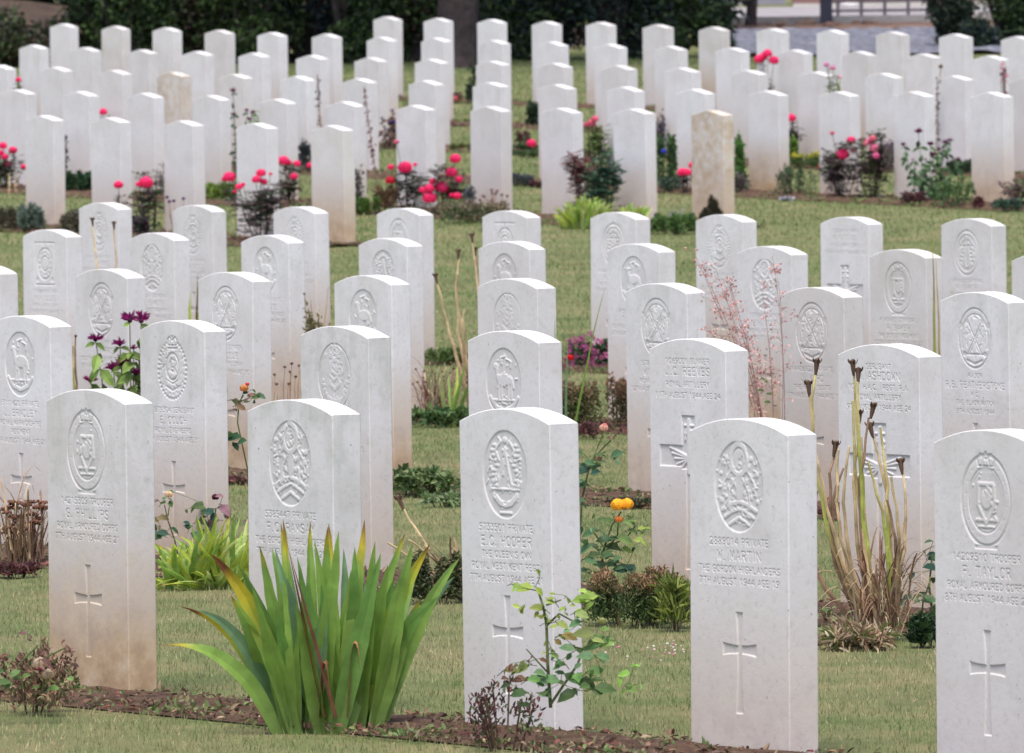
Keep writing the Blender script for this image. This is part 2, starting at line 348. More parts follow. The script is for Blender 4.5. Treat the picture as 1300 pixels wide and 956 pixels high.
BR = (-.105, .105, .531, .7655)      # the badge's rectangle on the face
def badge(kind, seed=0):
    g = random.Random(seed); R = Relief(*BR, .6475, .092, .110)
    if kind == 'stag':
        R.oval(1.0); R.ring(.27, .40, cx=0, cy=.6, up=True); R.disc(0, .6, .24, .24, .55)
        for t in (-1, 1):
            for i in range(15):
                y = .62-i*.085; x = t*(.45+.24*math.sin(i*1.9)+.1*g.random()); 
                if math.hypot(x, y) < .93: R.disc(x, y, .06+.04*g.random(), .05+.03*g.random(), .9); R.disc(x*.62+g.uniform(-.08,.08), y-.04, .05, .06, .8); R.disc(x*1.2, y+.05, .04, .035, .8)
            R.poly([(t*.3, .4), (t*.62, .1), (t*.7, -.2)], .03); R.poly([(t*.12, .2), (t*.4, -.1), (t*.45, -.38)], .035)
        R.disc(0, .0, .16, .36, .8); R.poly([(-.7, -.52), (-.3, -.38), (0, -.34), (.3, -.38), (.7, -.52)], .06)
        R.poly([(-.6, -.68), (-.25, -.54), (0, -.5), (.25, -.54), (.6, -.68)], .05); R.poly([(-.4, -.84), (0, -.68), (.4, -.84)], .05)
    elif kind == 'garter':
        R.ring(.93, 1.0); R.ring(.66, .72, 1.0); R.oval(.66, .9); R.crown(.64, .3)
        R.ring(.72, .93, .25)
        for i in range(18):
            a = i*math.pi/9+.2
            if abs(math.cos(a)) > .25: R.disc(.825*math.cos(a), .825*math.sin(a), .035, .03, .7, False)
        R.poly([(-.3, .35), (.3, .35), (.33, -.1), (0, -.5), (-.33, -.1), (-.3, .35)], .05); R.disc(0, .02, .22, .22, .8)
        R.poly([(.05, .3), (.3, .12), (.1, 0), (.35, -.15)], .05); R.poly([(-.4, -.42), (.4, -.42)], .04); R.poly([(-.3, -.56), (.3, -.56)], .03)
        R.poly([(-.4, -1.0), (.4, -1.0)], .05, .8, False)
    elif kind == 'palms':
        R.oval(1.0)
        for t in (-1, 1):
            for i in range(9):
                R.disc(t*(.48+.1*math.sin(i*1.3)), .66-i*.115, .12, .05, .95); R.disc(t*(.70-.02*i), .35-i*.1, .055, .045, .8)
            R.poly([(0, .6), (t*.12, .15), (t*.3, -.3)], .05); R.poly([(t*.2, .75), (t*.42, .55), (t*.3, .3)], .05)
        R.poly([(-.62, -.34), (.62, -.34)], .035); R.poly([(-.5, -.5), (-.25, -.66), (0, -.7), (.25, -.66), (.5, -.5)], .085)
        R.disc(0, .78, .12, .08); R.poly([(-.25, -.88), (.25, -.88)], .04)
    elif kind == 'lamb':
        R.oval(1.0); R.disc(.04, .08, .46, .2, 1)
        for x, y in ((-.3, -.45), (-.14, -.42), (.26, -.45), (.42, -.42)): R.seg(x+.02, .05, x, y, .055)
        R.seg(-.34, .15, -.42, .42, .09); R.disc(-.46, .48, .15, .09); R.seg(.46, .12, .56, -.15, .035)
        R.seg(-.05, .2, .12, .78, .03); R.poly([(.1, .78), (-.2, .72), (-.12, .55)], .04); R.poly([(.12, .7), (.42, .62), (.38, .45)], .04)
        R.poly([(-.6, -.5), (.6, -.5)], .045); R.poly([(-.8, -.42), (-.5, -.68), (0, -.8), (.5, -.68), (.8, -.42)], .075)
        for i in range(6): R.disc(-.5+.2*i, -.58-.03*(i % 2), .05, .04)
    elif kind == 'cipher':
        R.crown(.66, .26)
        for i in range(34):
            a = math.pi/2+.42+i*(2*math.pi-.84)/33; R.disc(.88*math.cos(a), .88*math.sin(a), .075, .05, .9, False)
            if i % 2: R.disc(.74*math.cos(a), .74*math.sin(a), .05, .04, .6, False)
        R.ring(.36, .44, cy=.1); R.poly([(.12, .28), (-.05, .34), (-.16, .2), (-.14, 0), (.02, -.06), (.1, .08), (0, .08)], .035, 1, False)
        R.poly([(.1, -.08), (.1, .32), (.22, .26), (.2, .14), (.1, .12), (.24, -.08)], .03, 1, False)
        R.poly([(-.4, -.5), (0, -.62), (.4, -.5)], .045, .8, False); R.poly([(-.3, -.32), (0, -.42), (.3, -.32)], .03, .7, False)
    elif kind == 'monogram':
        R.ring(.94, 1.0); R.oval(.94, .45); R.crown(.6, .28); R.crown(.6, .28, True)
        R.poly([(.25, .42), (0, .52), (-.25, .38), (-.2, .15), (.2, .05), (.28, -.2), (0, -.36), (-.28, -.22)], .06, 1, True)
        R.poly([(-.25, .42), (.1, .2), (.3, .3)], .05); R.poly([(-.3, .05), (-.05, -.1), (.3, .1), (.1, .35)], .045)
        for i in range(16):
            a = math.pi+.15+i*(math.pi-.3)/15; R.disc(.72*math.cos(a), .78*math.sin(a), .08, .06)
        R.poly([(-.4, -.6), (0, -.72), (.4, -.6)], .045)
    elif kind == 'crossed':
        up = (R.Q > -.35).astype(float); R.ring(.80, .98, .45, up); R.ring(.93, 1.0); R.ring(.76, .82, 1., up)
        for t in (-1, 1):
            R.disc(t*.82, .42, .12, .12, 1, False); R.disc(t*.62, -.52, .12, .09, 1, False)
            R.seg(t*.46, .58, -t*.4, -.48, .028, 1, False); R.seg(t*.56, .5, -t*.3, -.5, .016, .8, False); R.disc(t*.46, .56, .1, .1, .9, False); R.disc(t*.3, .2, .09, .09, .6, False)
        R.poly([(-.62, -.52), (.62, -.52)], .035, 1, False); R.poly([(-.45, -.72), (0, -.84), (.45, -.72)], .05, .9, False); R.disc(0, .72, .1, .09, .8, False)
    elif kind == 'frame':
        for a, b in ((.86, 1.), ):
            for t in (-1, 1): R.seg(t*.92, .92, t*.92, -.92, .035, 1, False); R.seg(-.92, t*.92, .92, t*.92, .035, 1, False)
        R.ring(.62, .72); R.ring(.28, .36)
        for i in range(14): R.disc(.5*math.cos(i*.449), .5*math.sin(i*.449), .07, .06, .8, False)
        for t in (-1, 1): R.disc(t*.7, -.7, .13, .1, .8, False)
        R.disc(0, .84, .1, .16, .8, False)
    elif kind == 'shield':
        R.ring(.93, 1.0); R.ring(.74, .79); R.disc(0, .98, .1, .1, 1, False)
        R.poly([(-.5, .3), (.5, .3)], .04, .9, False)
        for t in (-1, 1):
            for i in range(5): R.disc(t*(.22+.06*i), .3-.17*i, .11, .07, .9, False)
            R.poly([(t*.1, .55), (t*.35, .42), (t*.2, .2)], .05, .9, False)
        R.seg(0, .5, 0, -.55, .04, 1, False); R.poly([(-.3, -.6), (0, -.72), (.3, -.6)], .04, .8, False)
    n = {'stag': 60, 'garter': 14, 'palms': 60, 'lamb': 26, 'cipher': 0, 'monogram': 50, 'crossed': 0, 'frame': 0, 'shield': 0}[kind]
    if n: R.clut(g, n, .0, .62 if kind == 'garter' else .86)
    if kind in ('crossed', 'cipher', 'frame', 'shield'):
        for _ in range(44):
            a = g.random()*6.283; q = math.sqrt(g.random())*.72; x, y = q*math.cos(a), q*math.sin(a); t = g.random()*6.283; L = g.uniform(.05, .2); R.seg(x, y, x+L*math.cos(t), y+L*math.sin(t), g.uniform(.012, .028), g.uniform(.4, .9), False)
    return R.out()
CR = (-.082, .082, .085, .352)
def cross():
    us = np.linspace(CR[0], CR[1], 120); vs = np.linspace(CR[2], CR[3], 190); U, V = np.meshgrid(us, vs)
    fl = lambda t: .0072+.0055*np.clip(t, 0, 1)**2
    arm = np.maximum(np.abs(V-.252)-fl(np.abs(U)/.064)-.002, np.abs(U)-.064)
    sh = np.maximum(np.abs(U)-np.where(V > .252, fl((V-.252)/.09), fl((.252-V)/.15)), np.maximum(V-.342, .097-V))
    return us, vs, -.0034*soft(np.minimum(arm, sh), .0010)
BCR = (-.15, .15, .09, .585)
def big_cross():
    us = np.linspace(BCR[0], BCR[1], 170); vs = np.linspace(BCR[2], BCR[3], 290); U, V = np.meshgrid(us, vs)
    top = np.maximum(np.abs(U)-.032, np.maximum(V-.575, .41-V)); arm = np.maximum(np.abs(U)-.142, np.abs(V-.45)-.032)
    shaft = np.maximum(np.abs(U)-.011-.008*np.clip((.42-V)/.3, 0, 1)**3, np.maximum(V-.42, .10-V))
    d = np.minimum(np.minimum(top, arm), shaft); cut = soft(d, .0012); upm = np.zeros_like(cut)
    def sg(x0, y0, x1, y1, w): nonlocal upm; upm = np.maximum(upm, soft(seg_d(U, V, x0, y0, x1, y1)-w, .002))
    for t in (-1, 1):
        for i in range(5): sg(t*.01, .45-i*.004, t*(.095-.012*i), .475-.017*i, .0042)
        sg(t*.012, .53, t*.018, .50, .004)
    sg(0, .56, 0, .40, .009); sg(-.02, .545, .02, .545, .004); sg(-.018, .52, .018, .52, .006)
    return us, vs, -.0046*cut+.0038*np.minimum(upm, cut)
BT = (-.17, .17, .592, .762)
TR = (-.172, .172, .357, .529)

CARVE_DARK = {'inscription': .34, 'badge': .20, 'cross': .14}  # how far each panel's colour darkens with carving depth
def patch_obj(name, data, parent, mesh=None):
    if mesh is None:
        us, vs, H = data; U, V = np.meshgrid(us, vs)
        P = np.stack([U, -ST/2-H, V], -1)
        nv, nu = H.shape; idx = np.arange(nv*nu).reshape(nv, nu)
        q = np.stack([idx[:-1, :-1], idx[:-1, 1:], idx[1:, 1:], idx[1:, :-1]], -1).reshape(-1, 4)
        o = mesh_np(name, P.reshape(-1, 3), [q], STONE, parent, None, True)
        a = o.data.attributes.new('carve_dark', 'FLOAT', 'POINT'); a.data.foreach_set('value', (np.clip(-H/.0026, 0, 1)*CARVE_DARK[name]).astype(np.float32).ravel()); return o
    o = bpy.data.objects.new(name, mesh); link(o, parent); return o

def slab_mesh(holes, g, ex=2.0):
    """front face with rectangular holes for the carved panels, chamfered edges, shallow arched top"""
    w, t, c, zb = SW/2, ST/2, .002, -.35; n = 20
    xs = np.linspace(-w, w, n+1); arc = lambda x, ww: .813-SAG*np.abs(x/ww)**ex
    def outline(ins):
        ww = w-ins; X = np.linspace(-ww, ww, n+1)
        return [(x, arc(x, ww)-ins) for x in X]+[(ww, zb), (-ww, zb)]
    rings = [(outline(c), -t), (outline(.0008), -t+c*.75), (outline(0), -t+c*1.6), (outline(0), t-c*1.6), (outline(.0008), t-c*.75), (outline(c), t)]
    V = []; m = n+3
    for o, y in rings: V += [(x, y, z) for x, z in o]
    f4 = []; f3 = []
    for r in range(len(rings)-1):
        for i in range(m):
            j = (i+1) % m; f4.append((r*m+i, r*m+j, (r+1)*m+j, (r+1)*m+i))
    # back face
    b = (len(rings)-1)*m; V.append((0, t, .3)); k = len(V)-1
    for i in range(m): f3.append((b+i, b+(i+1) % m, k))
    # front face: arch above z=ztop as a fan, below it bands
    ztop = .7665; base = len(V); ww = w-c
    fr = [(x, -t, arc(x, ww)-c) for x in np.linspace(-ww, ww, n+1)]+[(x, -t, ztop) for x in np.linspace(-ww, ww, n+1)]
    V += fr
    for i in range(n): f4.append((base+i+n+1, base+i+n+2, base+i+1, base+i))
    def quad(x0, x1, z0, z1):
        bb = len(V); V.extend([(x0, -t, z0), (x1, -t, z0), (x1, -t, z1), (x0, -t, z1)]); f4.append((bb, bb+1, bb+2, bb+3))
    z = ztop
    for (x0, x1, z0, z1) in sorted(holes, key=lambda h: -h[3]):
        if z1 < z-1e-6: quad(-ww, ww, z1, z)
        quad(-ww, x0, z0, z1); quad(x1, ww, z0, z1); z = z0
    quad(-ww, ww, zb, z)
    o = mesh_np('slab', np.array(V), [np.array(f4), np.array(f3)], STONE)
    me = o.data; bpy.data.objects.remove(o); return me
SLAB_BADGE = slab_mesh([BR, TR, CR], 0); SLAB_BIG = slab_mesh([BT, BCR], 1); SLAB_PLAIN = slab_mesh([], 2, 1.12)

CACHE = {}
def panel(name, key, fn, parent):
    if key not in CACHE:
        o = patch_obj(name, fn(), parent); CACHE[key] = o.data; return o
    return patch_obj(name, None, parent, CACHE[key])
def T5(num, nm, l3, l4, l5=None):
    L = [(num, .505, .0165), (nm, .468, .0225), (l3, .438, .0155), (l4, .408, .0155)]
    if l5: L.append((l5, .377, .0155))
    return L
NEAR_TXT = {
 ('A',0): T5('14215309 TROOPER', 'G. PHILLIPS', 'ROYAL ARMOURED CORPS', '7TH AUGUST 1944 AGE 21'),
 ('A',1): T5('5385447 PRIVATE', 'F.C. RAMSAY', 'THE GORDON HIGHLANDERS', '7TH AUGUST 1944 AGE 20'),
 ('A',2): T5('5733501 PRIVATE', 'E.C. HOOPER', 'THE QUEEN\'S OWN', 'ROYAL WEST KENT REGT.', '7TH AUGUST 1944 AGE 21'),
 ('A',3): T5('2889014 PRIVATE', 'W. MARTIN', 'THE GORDON HIGHLANDERS', '7TH AUGUST 1944 AGE 19'),
 ('A',4): T5('14209510 TROOPER', 'F. TAYLOR', 'ROYAL ARMOURED CORPS', '8TH AUGUST 1944 AGE 22'),
 ('B',0): T5('5111620 PRIVATE', 'J. BRADLEY', 'ROYAL WARWICKSHIRE', 'REGIMENT', '9TH AUGUST 1944 AGE 21'),
 ('B',1): T5('1879304 SERJEANT', 'E. COUCH', 'ROYAL ENGINEERS', '9TH AUGUST 1944 AGE 31'),
 ('B',2): T5('2078813 SAPPER', 'J. WALKER', 'ROYAL ENGINEERS', '9TH AUGUST 1944 AGE 25'),
 ('B',3): T5('5112247 PRIVATE', 'A. WOOD', 'ROYAL WARWICKSHIRE', 'REGIMENT', '8TH AUGUST 1944 AGE 20'),
 ('B',4): [('1069001 GUNNER', .735, .0165), ('J.C. REEVES', .700, .0235), ('ROYAL ARTILLERY', .664, .0155), ('11TH AUGUST 1944 AGE 24', .630, .0155)],
 ('B',5): [('SERJEANT', .738, .015), ('H. ASHDOWN', .706, .0225), ('107 (H.A.C.) REGT. R.A.', .676, .015), ('ROYAL ARTILLERY', .646, .015), ('9TH AUGUST 1944 AGE 24', .615, .015)],
 ('C',6): T5('14406922 PRIVATE', 'J. WARD', 'THE ROYAL SCOTS', '11TH AUGUST 1944 AGE 19'),
 ('C',7): T5('MAJOR', 'R.B. FEATHERSTONE', 'M.C.', 'THE BLACK WATCH', '9TH AUGUST 1944'),
}
GEN = [T5('14397206 PRIVATE', 'T. HARRIS', 'SOUTH LANCASHIRE REGT.', '8TH AUGUST 1944 AGE 23'), T5('4749883 CORPORAL', 'R. BAKER', 'THE DORSET REGIMENT', '10TH AUGUST 1944 AGE 27'),
       T5('1578840 GUNNER', 'W.H. COLE', 'ROYAL ARTILLERY', '12TH AUGUST 1944 AGE 30')]
GENBIG = [('1578840 GUNNER', .735, .0165), ('W.H. COLE', .700, .0235), ('ROYAL ARTILLERY', .664, .0155), ('12TH AUGUST 1944 AGE 30', .630, .0155)]
KIND = {'A': ['garter', 'stag', 'palms', 'stag', 'garter'], 'B': ['lamb', 'cipher', 'monogram', 'lamb', 'big', 'big'],
 'C': ['lamb', 'crossed', 'crossed', 'lamb', 'monogram', 'crossed', 'crossed', 'crossed'],
 'D': ['frame', 'stag', 'lamb', 'palms', 'lamb', 'lamb', 'stag', 'garter', 'garter'], 'E': ['cipher', 'cipher', 'cipher', 'garter', 'frame', 'shield', 'cipher', 'big', 'shield']}
BTXT = {'garter': 'a crowned garter badge', 'stag': 'a leafy oval badge', 'palms': 'an oval badge of palms', 'lamb': 'an oval animal badge', 'cipher': 'a crowned wreath badge',
        'monogram': 'a crowned monogram badge', 'crossed': 'a crossed-arms ring badge', 'frame': 'a square framed badge', 'shield': 'a pointed shield badge', 'big': 'a large cross and no badge'}
ORD = ['leftmost', 'second from left', 'third from left', 'fourth from left', 'fifth from left', 'sixth from left', 'seventh from left', 'eighth from left', 'ninth from left',
       'tenth from left', 'eleventh from left', 'twelfth from left', 'thirteenth from left', 'fourteenth from left', 'fifteenth from left', 'sixteenth from left', 'seventeenth from left']
def ordinal(i, n):
    if i == n-1: return 'rightmost'
    if n-1-i < i and n-1-i < 6: return ORD[n-1-i].replace('left', 'right')
    return ORD[i]

def sil(x, y, z, th, h):
    d = (math.cos(th), -math.sin(th)); nn = (math.sin(th), math.cos(th)); hc = h-SAG-.01
    P = lambda a, b, zz: proj((x+d[0]*a+nn[0]*b, y+d[1]*a+nn[1]*b, z+zz))
    lx = P(-SW/2, -ST/2, hc)[0]; rx = P(SW/2, ST/2, hc)[0]
    tp = min(P(SW*k, sgn*ST/2, h-SAG*(2*k)**2)[1] for k in (-.1, 0, .1, .2) for sgn in (-1, 1))
    return lx, rx, tp
def place(row, k, th, lx, rx, tp):
    x, y = row_xy(row, k); z = gz(y); h = .813
    for _ in range(4):
        a = sil(x, y, z, th, h); b = sil(x+.01, y, z, th, h); e = []
        if lx is not None: e.append((lx-a[0])/((b[0]-a[0])/.01))
        if rx is not None: e.append((rx-a[1])/((b[1]-a[1])/.01))
        x += sum(e)/len(e); b = sil(x, y, z, th, h+.01); a = sil(x, y, z, th, h); h += (tp-a[2])/((b[2]-a[2])/.01)
    return x, y, z, h
OBS = {'A': [(60,193,493),(313,456,506),(583,739,517),(872,1036,530),(1185,None,544)],
 'B': [(None,92,400),(176,289,406),(382,497,413),(594,714,419),(823,952,429),(1064,1196,436)],
 'C': [(None,23,336),(93,188,341),(248,345,345),(425,520,349),(606,705,353),(795,897,359),(987,1098,364),(1194,None,370)],
 'D': [(29,103,291),(None,242,295),(307,387,298),(455,537,302),(609,692,306),(770,857,309),(932,1028,312),(1104,1196,316),(1284,None,321)],
 'E': [(101,167,257),(219,289,260),(348,418,262),(478,550,264),(613,687,267),(749,824,269),(883,960,272),(1040,1122,275),(1194,1278,277)]}
C0 = {'A': 2, 'B': 3, 'C': 4, 'D': 4, 'E': 4}
ROWNAME = {'A': 'nearest row', 'B': 'second row', 'C': 'third row', 'D': 'fourth row', 'E': 'fifth row'}
# stain strength, tan, algae for chosen stones
TINT = {('A',0): (.95,.05,.85), ('A',1): (.5,.0,.95), ('A',2): (.15,.0,.28), ('A',3): (.4,.0,.35), ('A',4): (.1,.0,.2), ('B',1): (.7,0,.6), ('B',2): (.5,0,.95), ('B',4): (.6,0,.3), ('B',5): (.65,0,.35),
        ('C',3): (.9,0,.5), ('C',2): (.9,0,.3), ('D',6): (.9,.0,.2), ('E',6): (.8,0,.6), ('D',0): (.5,.05,.3), ('D',7): (.5,.1,.4)}
rt = random.Random(3)
def set_tint(o, tint):
    o.color = (*tint[:3], tint[3])
for row, obs in OBS.items():
    for i, (lx, rx, tp) in enumerate(obs):
        x, y, z, h = place(row, i-C0[row], TH_N, lx, rx, tp); kind = KIND[row][i]
        root = empty('headstone', (x, y, z+h-.813), -TH_N+rt.uniform(-.012, .012)); root.rotation_euler.y = rt.uniform(-.004, .004); root.rotation_euler.x = rt.uniform(-.006, .006)
        nm = '%s of headstones, %s: white stone with %s' % (ROWNAME[row], ordinal(i, len(obs)), BTXT[kind])
        tag(root, nm, 'headstone', 'white war grave headstones')
        tint = TINT.get((row, i), (rt.uniform(.4, .8), 0, rt.uniform(.15, .6)))
        sl = bpy.data.objects.new('slab', SLAB_BIG if kind == 'big' else SLAB_BADGE); link(sl, root); kids = [sl]
        if kind == 'big':
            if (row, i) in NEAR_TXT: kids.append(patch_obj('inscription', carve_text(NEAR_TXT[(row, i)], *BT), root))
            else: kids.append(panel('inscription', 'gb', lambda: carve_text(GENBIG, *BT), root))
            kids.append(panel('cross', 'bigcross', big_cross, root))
        else:
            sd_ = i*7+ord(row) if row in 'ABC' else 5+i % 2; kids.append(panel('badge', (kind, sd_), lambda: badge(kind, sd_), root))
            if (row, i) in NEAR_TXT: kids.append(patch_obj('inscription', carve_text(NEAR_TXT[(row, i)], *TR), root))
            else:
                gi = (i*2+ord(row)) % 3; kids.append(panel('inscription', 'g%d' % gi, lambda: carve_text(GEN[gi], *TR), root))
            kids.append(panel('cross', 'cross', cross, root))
        tone = rt.betavariate(2.2, 1.5)
        for o in kids: set_tint(o, (*tint, tone))

FAR = {6: ([(82,146.5),(167,149),(260,153),(353,156),(450,159)], 6),
 5: (list(zip([46,126,209,293,378,464,554,649,740,833,932],[113.5,116,118,121,125.5,129,133.5,135,137,138,140])), 7),
 4: (list(zip([21,93,168,243,322,402,480,565,648,732,819,908,1001,1092,1187,1287],[82.5,85,89,91.6,94,96.6,99.5,102,104.5,107,110,113,115,116,116,117])), 8),
 3: (list(zip([63,129,201,272,344,418,493,570,649,728,809,890,975,1061,1147,1238,1332],[57,60,63,65,67,70,73,75,77.5,80,83,86,89,91,93,96,99])), 8),
 2: (list(zip([100,166,231,298,365,435,505,575,649,722,797,874,952,1032,1114,1196,1281],[30,33,35,38,41,43,47,48,51,53,56,58.6,60.5,63,65,68,70.5])), 8),
 1: (list(zip([511,576,644,714,783,856,927,1002,1078,1155,1235,1315],[21,23,24.5,27,28,31,34,36,38,40,43,46])), 2)}
FNAME = {6: 'first row of the far plot', 5: 'second row of the far plot', 4: 'third row of the far plot', 3: 'fourth row of the far plot', 2: 'fifth row of the far plot', 1: 'rearmost row of all'}
FT = {(5, 10): (.9, 1., .5), (4, 3): (.6, .8, .2), (4, 4): (.5, .22, .1), (2, 1): (.4, .2, .1), (2, 2): (.4, .12, .1), (2, 15): (.4, .18, .1), (6, 4): (.9, .16, .1), (1, 6): (.95, .1, .3), (4, 15): (.8, .06, .3), (2, 0): (.2, .0, .1), (4, 12): (.95, 0, .1)}
LOOK = {(5, 10): 'tan-stained blotchy headstone', (4, 3): 'tan discoloured headstone', (4, 4): 'faintly cream headstone', (6, 4): 'cream-sided headstone with reddish foot', (2, 15): 'pale cream headstone', (2, 1): 'pale cream headstone'}
for r, (obs, k0) in FAR.items():
    for i, (rx, tp) in enumerate(obs):
        x, y, z, h = place(str(r), i-k0, TH_F, None, rx, tp)
        root = empty('headstone', (x, y, z+h-.813), -TH_F+rt.uniform(-.02, .02)); root.rotation_euler.y = rt.uniform(-.006, .006)
        tag(root, '%s in the %s, %s' % (LOOK.get((r, i), 'plain white headstone'), FNAME[r], ordinal(i, len(obs))), 'headstone', 'white war grave headstones')
        tint = FT.get((r, i), (rt.uniform(.12, .62), rt.choice((0, 0, 0, .06)), rt.uniform(.05, .4)))
        sl = bpy.data.objects.new('slab', SLAB_PLAIN); link(sl, root); kids = [sl]
        tone = rt.betavariate(2.2, 1.5)
        for o in kids: set_tint(o, (*tint, tone))

# ------------------------------------------------------------------ ground, beds, lawn
def struct(o): return tag(o, kind='structure')
xs = np.concatenate([[-2000, -600, -200, -60], np.linspace(-20, 20, 41), [60, 200, 600, 2000]]); ys = np.concatenate([[-400, -100, 0], np.arange(5, 140, .5), [150, 180, 250, 400, 800, 2000, 4000]])
X, Y = np.meshgrid(xs, ys); Z = np.interp(Y, GY, GZ)
idx = np.arange(X.size).reshape(X.shape); q = np.stack([idx[:-1, :-1], idx[:-1, 1:], idx[1:, 1:], idx[1:, :-1]], -1).reshape(-1, 4)
struct(mesh_np('ground', np.stack([X, Y, Z], -1).reshape(-1, 3), [q], M_TURF, None, None, True))

BEDS = []   # (row, k0, k1, perp front, perp back)
for r in 'ABCDE': BEDS.append((r, -9, 7, -.34 if r == 'A' else -.55, .07))
BEDS += [('6', -12, -1.6, -.62, .1), ('5', -12, 3.6, -.7, .1), ('4', -14, 9, -.6, .1), ('3', -14, 10, -.55, .1), ('2', -9, 10, -.5, .1), ('1', -2.6, 11, -.4, .1)]
def bed_local(r, x, y):
    x0, y0 = row_xy(r, 0); th = TH_N if r in ROWS else TH_F
    s = .93059 if r in ROWS else .90094
    dx, dy = x-x0, y-y0
    return (dx*math.cos(th)-dy*math.sin(th))/s, dx*math.sin(th)+dy*math.cos(th)
def wob(x, y): return .05*np.sin(x*7+y*3.1)+.03*np.sin(x*17-y*9.7)
for r, k0, k1, p0, p1 in BEDS:
    th = TH_N if r in ROWS else TH_F; s = .93059 if r in ROWS else .90094; x0, y0 = row_xy(r, 0)
    ks = np.arange(k0, k1, .06); ps = np.linspace(p0, p1, 13); K, Pp = np.meshgrid(ks, ps)
    X = x0+K*s*math.cos(th)+Pp*math.sin(th); Y = y0-K*s*math.sin(th)+Pp*math.cos(th)
    edge = np.minimum(Pp-p0, p1-Pp)/.12; Z = np.interp(Y, GY, GZ)+.004+np.clip(edge, 0, 1)*(.012+.014*rs.rand(*X.shape))
    idx = np.arange(X.size).reshape(X.shape); q = np.stack([idx[:-1, :-1], idx[:-1, 1:], idx[1:, 1:], idx[1:, :-1]], -1).reshape(-1, 4)
    struct(mesh_np('flower_bed_soil', np.stack([X, Y, Z], -1).reshape(-1, 3), [q], M_SOIL, None, None, False))

def in_bed(x, y):
    m = np.zeros(len(x), bool)
    for r, k0, k1, p0, p1 in BEDS:
        k, p = bed_local(r, x, y); m |= (k > k0) & (k < k1) & (p > p0+.05+1.2*np.abs(wob(x, y))) & (p < p1-.02)
    return m
def pnoise(x, y, f, s):
    g = np.random.RandomState(s); v = np.zeros_like(x)
    for i in range(9):
        a = g.rand()*6.28; ff = f*(.5+g.rand()*1.6); v += np.sin((x*math.cos(a)+y*math.sin(a)*.55)*ff+g.rand()*6.28)
    return v/4.
def lawn():
    Vs = []; Cs = []; n0 = 0
    for (ya, yb, dens, L, W) in ((16.5, 24, 3400, .021, .0028), (24, 32, 2700, .021, .003), (32, 44, 1500, .024, .004), (44, 60, 800, .028, .0065), (60, 78, 420, .032, .010), (78, 101, 260, .036, .014)):
        hw0 = .0615*yb+.35; area = (yb-ya)*hw0*2; n = int(area*dens)
        x = rs.uniform(-hw0, hw0, n); y = rs.uniform(ya, yb, n); keep = (np.abs(x) < .0615*y+.3) & ~in_bed(x, y); keep &= ~((y > 98.6) & (x > 2.2))
        x, y = x[keep], y[keep]; n = len(x); z = np.interp(y, GY, GZ)
        a = rs.rand(n)*6.283; ln = L*(.55+.9*rs.rand(n)**1.3); lean = rs.rand(n)*.9; b = rs.rand(n)*6.283
        dx, dy = np.cos(a)*W/2, np.sin(a)*W/2; tx = np.cos(b)*ln*lean*.7; ty = np.sin(b)*ln*lean*.7; tz = ln*(1-.45*lean)
        base = np.stack([x, y, z-.002], 1); v = np.stack([base+np.stack([-dx, -dy, 0*x], 1), base+np.stack([dx, dy, 0*x], 1), base+np.stack([tx, ty, tz], 1)], 1)
        p = pnoise(x, y, 2.3, 1)*.6+pnoise(x, y, 7., 2)*.5; dryness = np.clip(.47+.55*p+.26*pnoise(x, y, 24., 3)+.2*rs.randn(n)+np.where(y > 44, .20*np.sin(y*2.1+x*.35), .10*np.sin(y*3.3+x*.5)), 0, 1)[:, None]
        dryness = dryness*np.interp(y, [20, 32, 42, 60], [1.0, .85, .55, .42])[:, None]
        green = np.array([.10, .185, .05]); green2 = np.array([.21, .30, .10]); straw = np.array([.48, .385, .225])
        t = rs.rand(n, 1); c = (green*(1-t)+green2*t)*(1-dryness)+straw*dryness; c *= (.62+.75*rs.rand(n, 1))
        Vs.append(v.reshape(-1, 3)); Cs.append(np.repeat(c, 3, axis=0))
    V = np.concatenate(Vs); f = np.arange(len(V)).reshape(-1, 3)
    o = mesh_np('lawn_grass', V, [f], GRASS, None, np.concatenate(Cs)); tag(o, 'short mown lawn grass with dry straw patches between the rows', 'grass', kind='stuff')
lawn()
# small pinkish clover flowers scattered in the lawn
mb = MB()
for (px, py, n, w) in ((845, 832, 26, 30), (775, 835, 8, 25), (960, 845, 10, 60), (580, 610, 4, 14), (562, 428, 5, 20)):
    for _ in range(n):
        qx = px+rnd.gauss(0, w*.5); qy = py+rnd.gauss(0, 6 if py > 700 else 3)
        Zg = F*CH/(qy-31+.0121*(qx-650)); x = (qx-650)/F*Zg
        c = rnd.choice([(.75, .6, .58), (.7, .35, .4), (.8, .75, .7)]); mb.ball((x, Zg, gz(Zg)+.02), rnd.uniform(.0025, .005), c, 5, 4, .8)
o = mb.build('clover_flowers', PETAL); tag(o, 'tiny pale pink clover flowers dotted across the lawn', 'clover', kind='stuff')

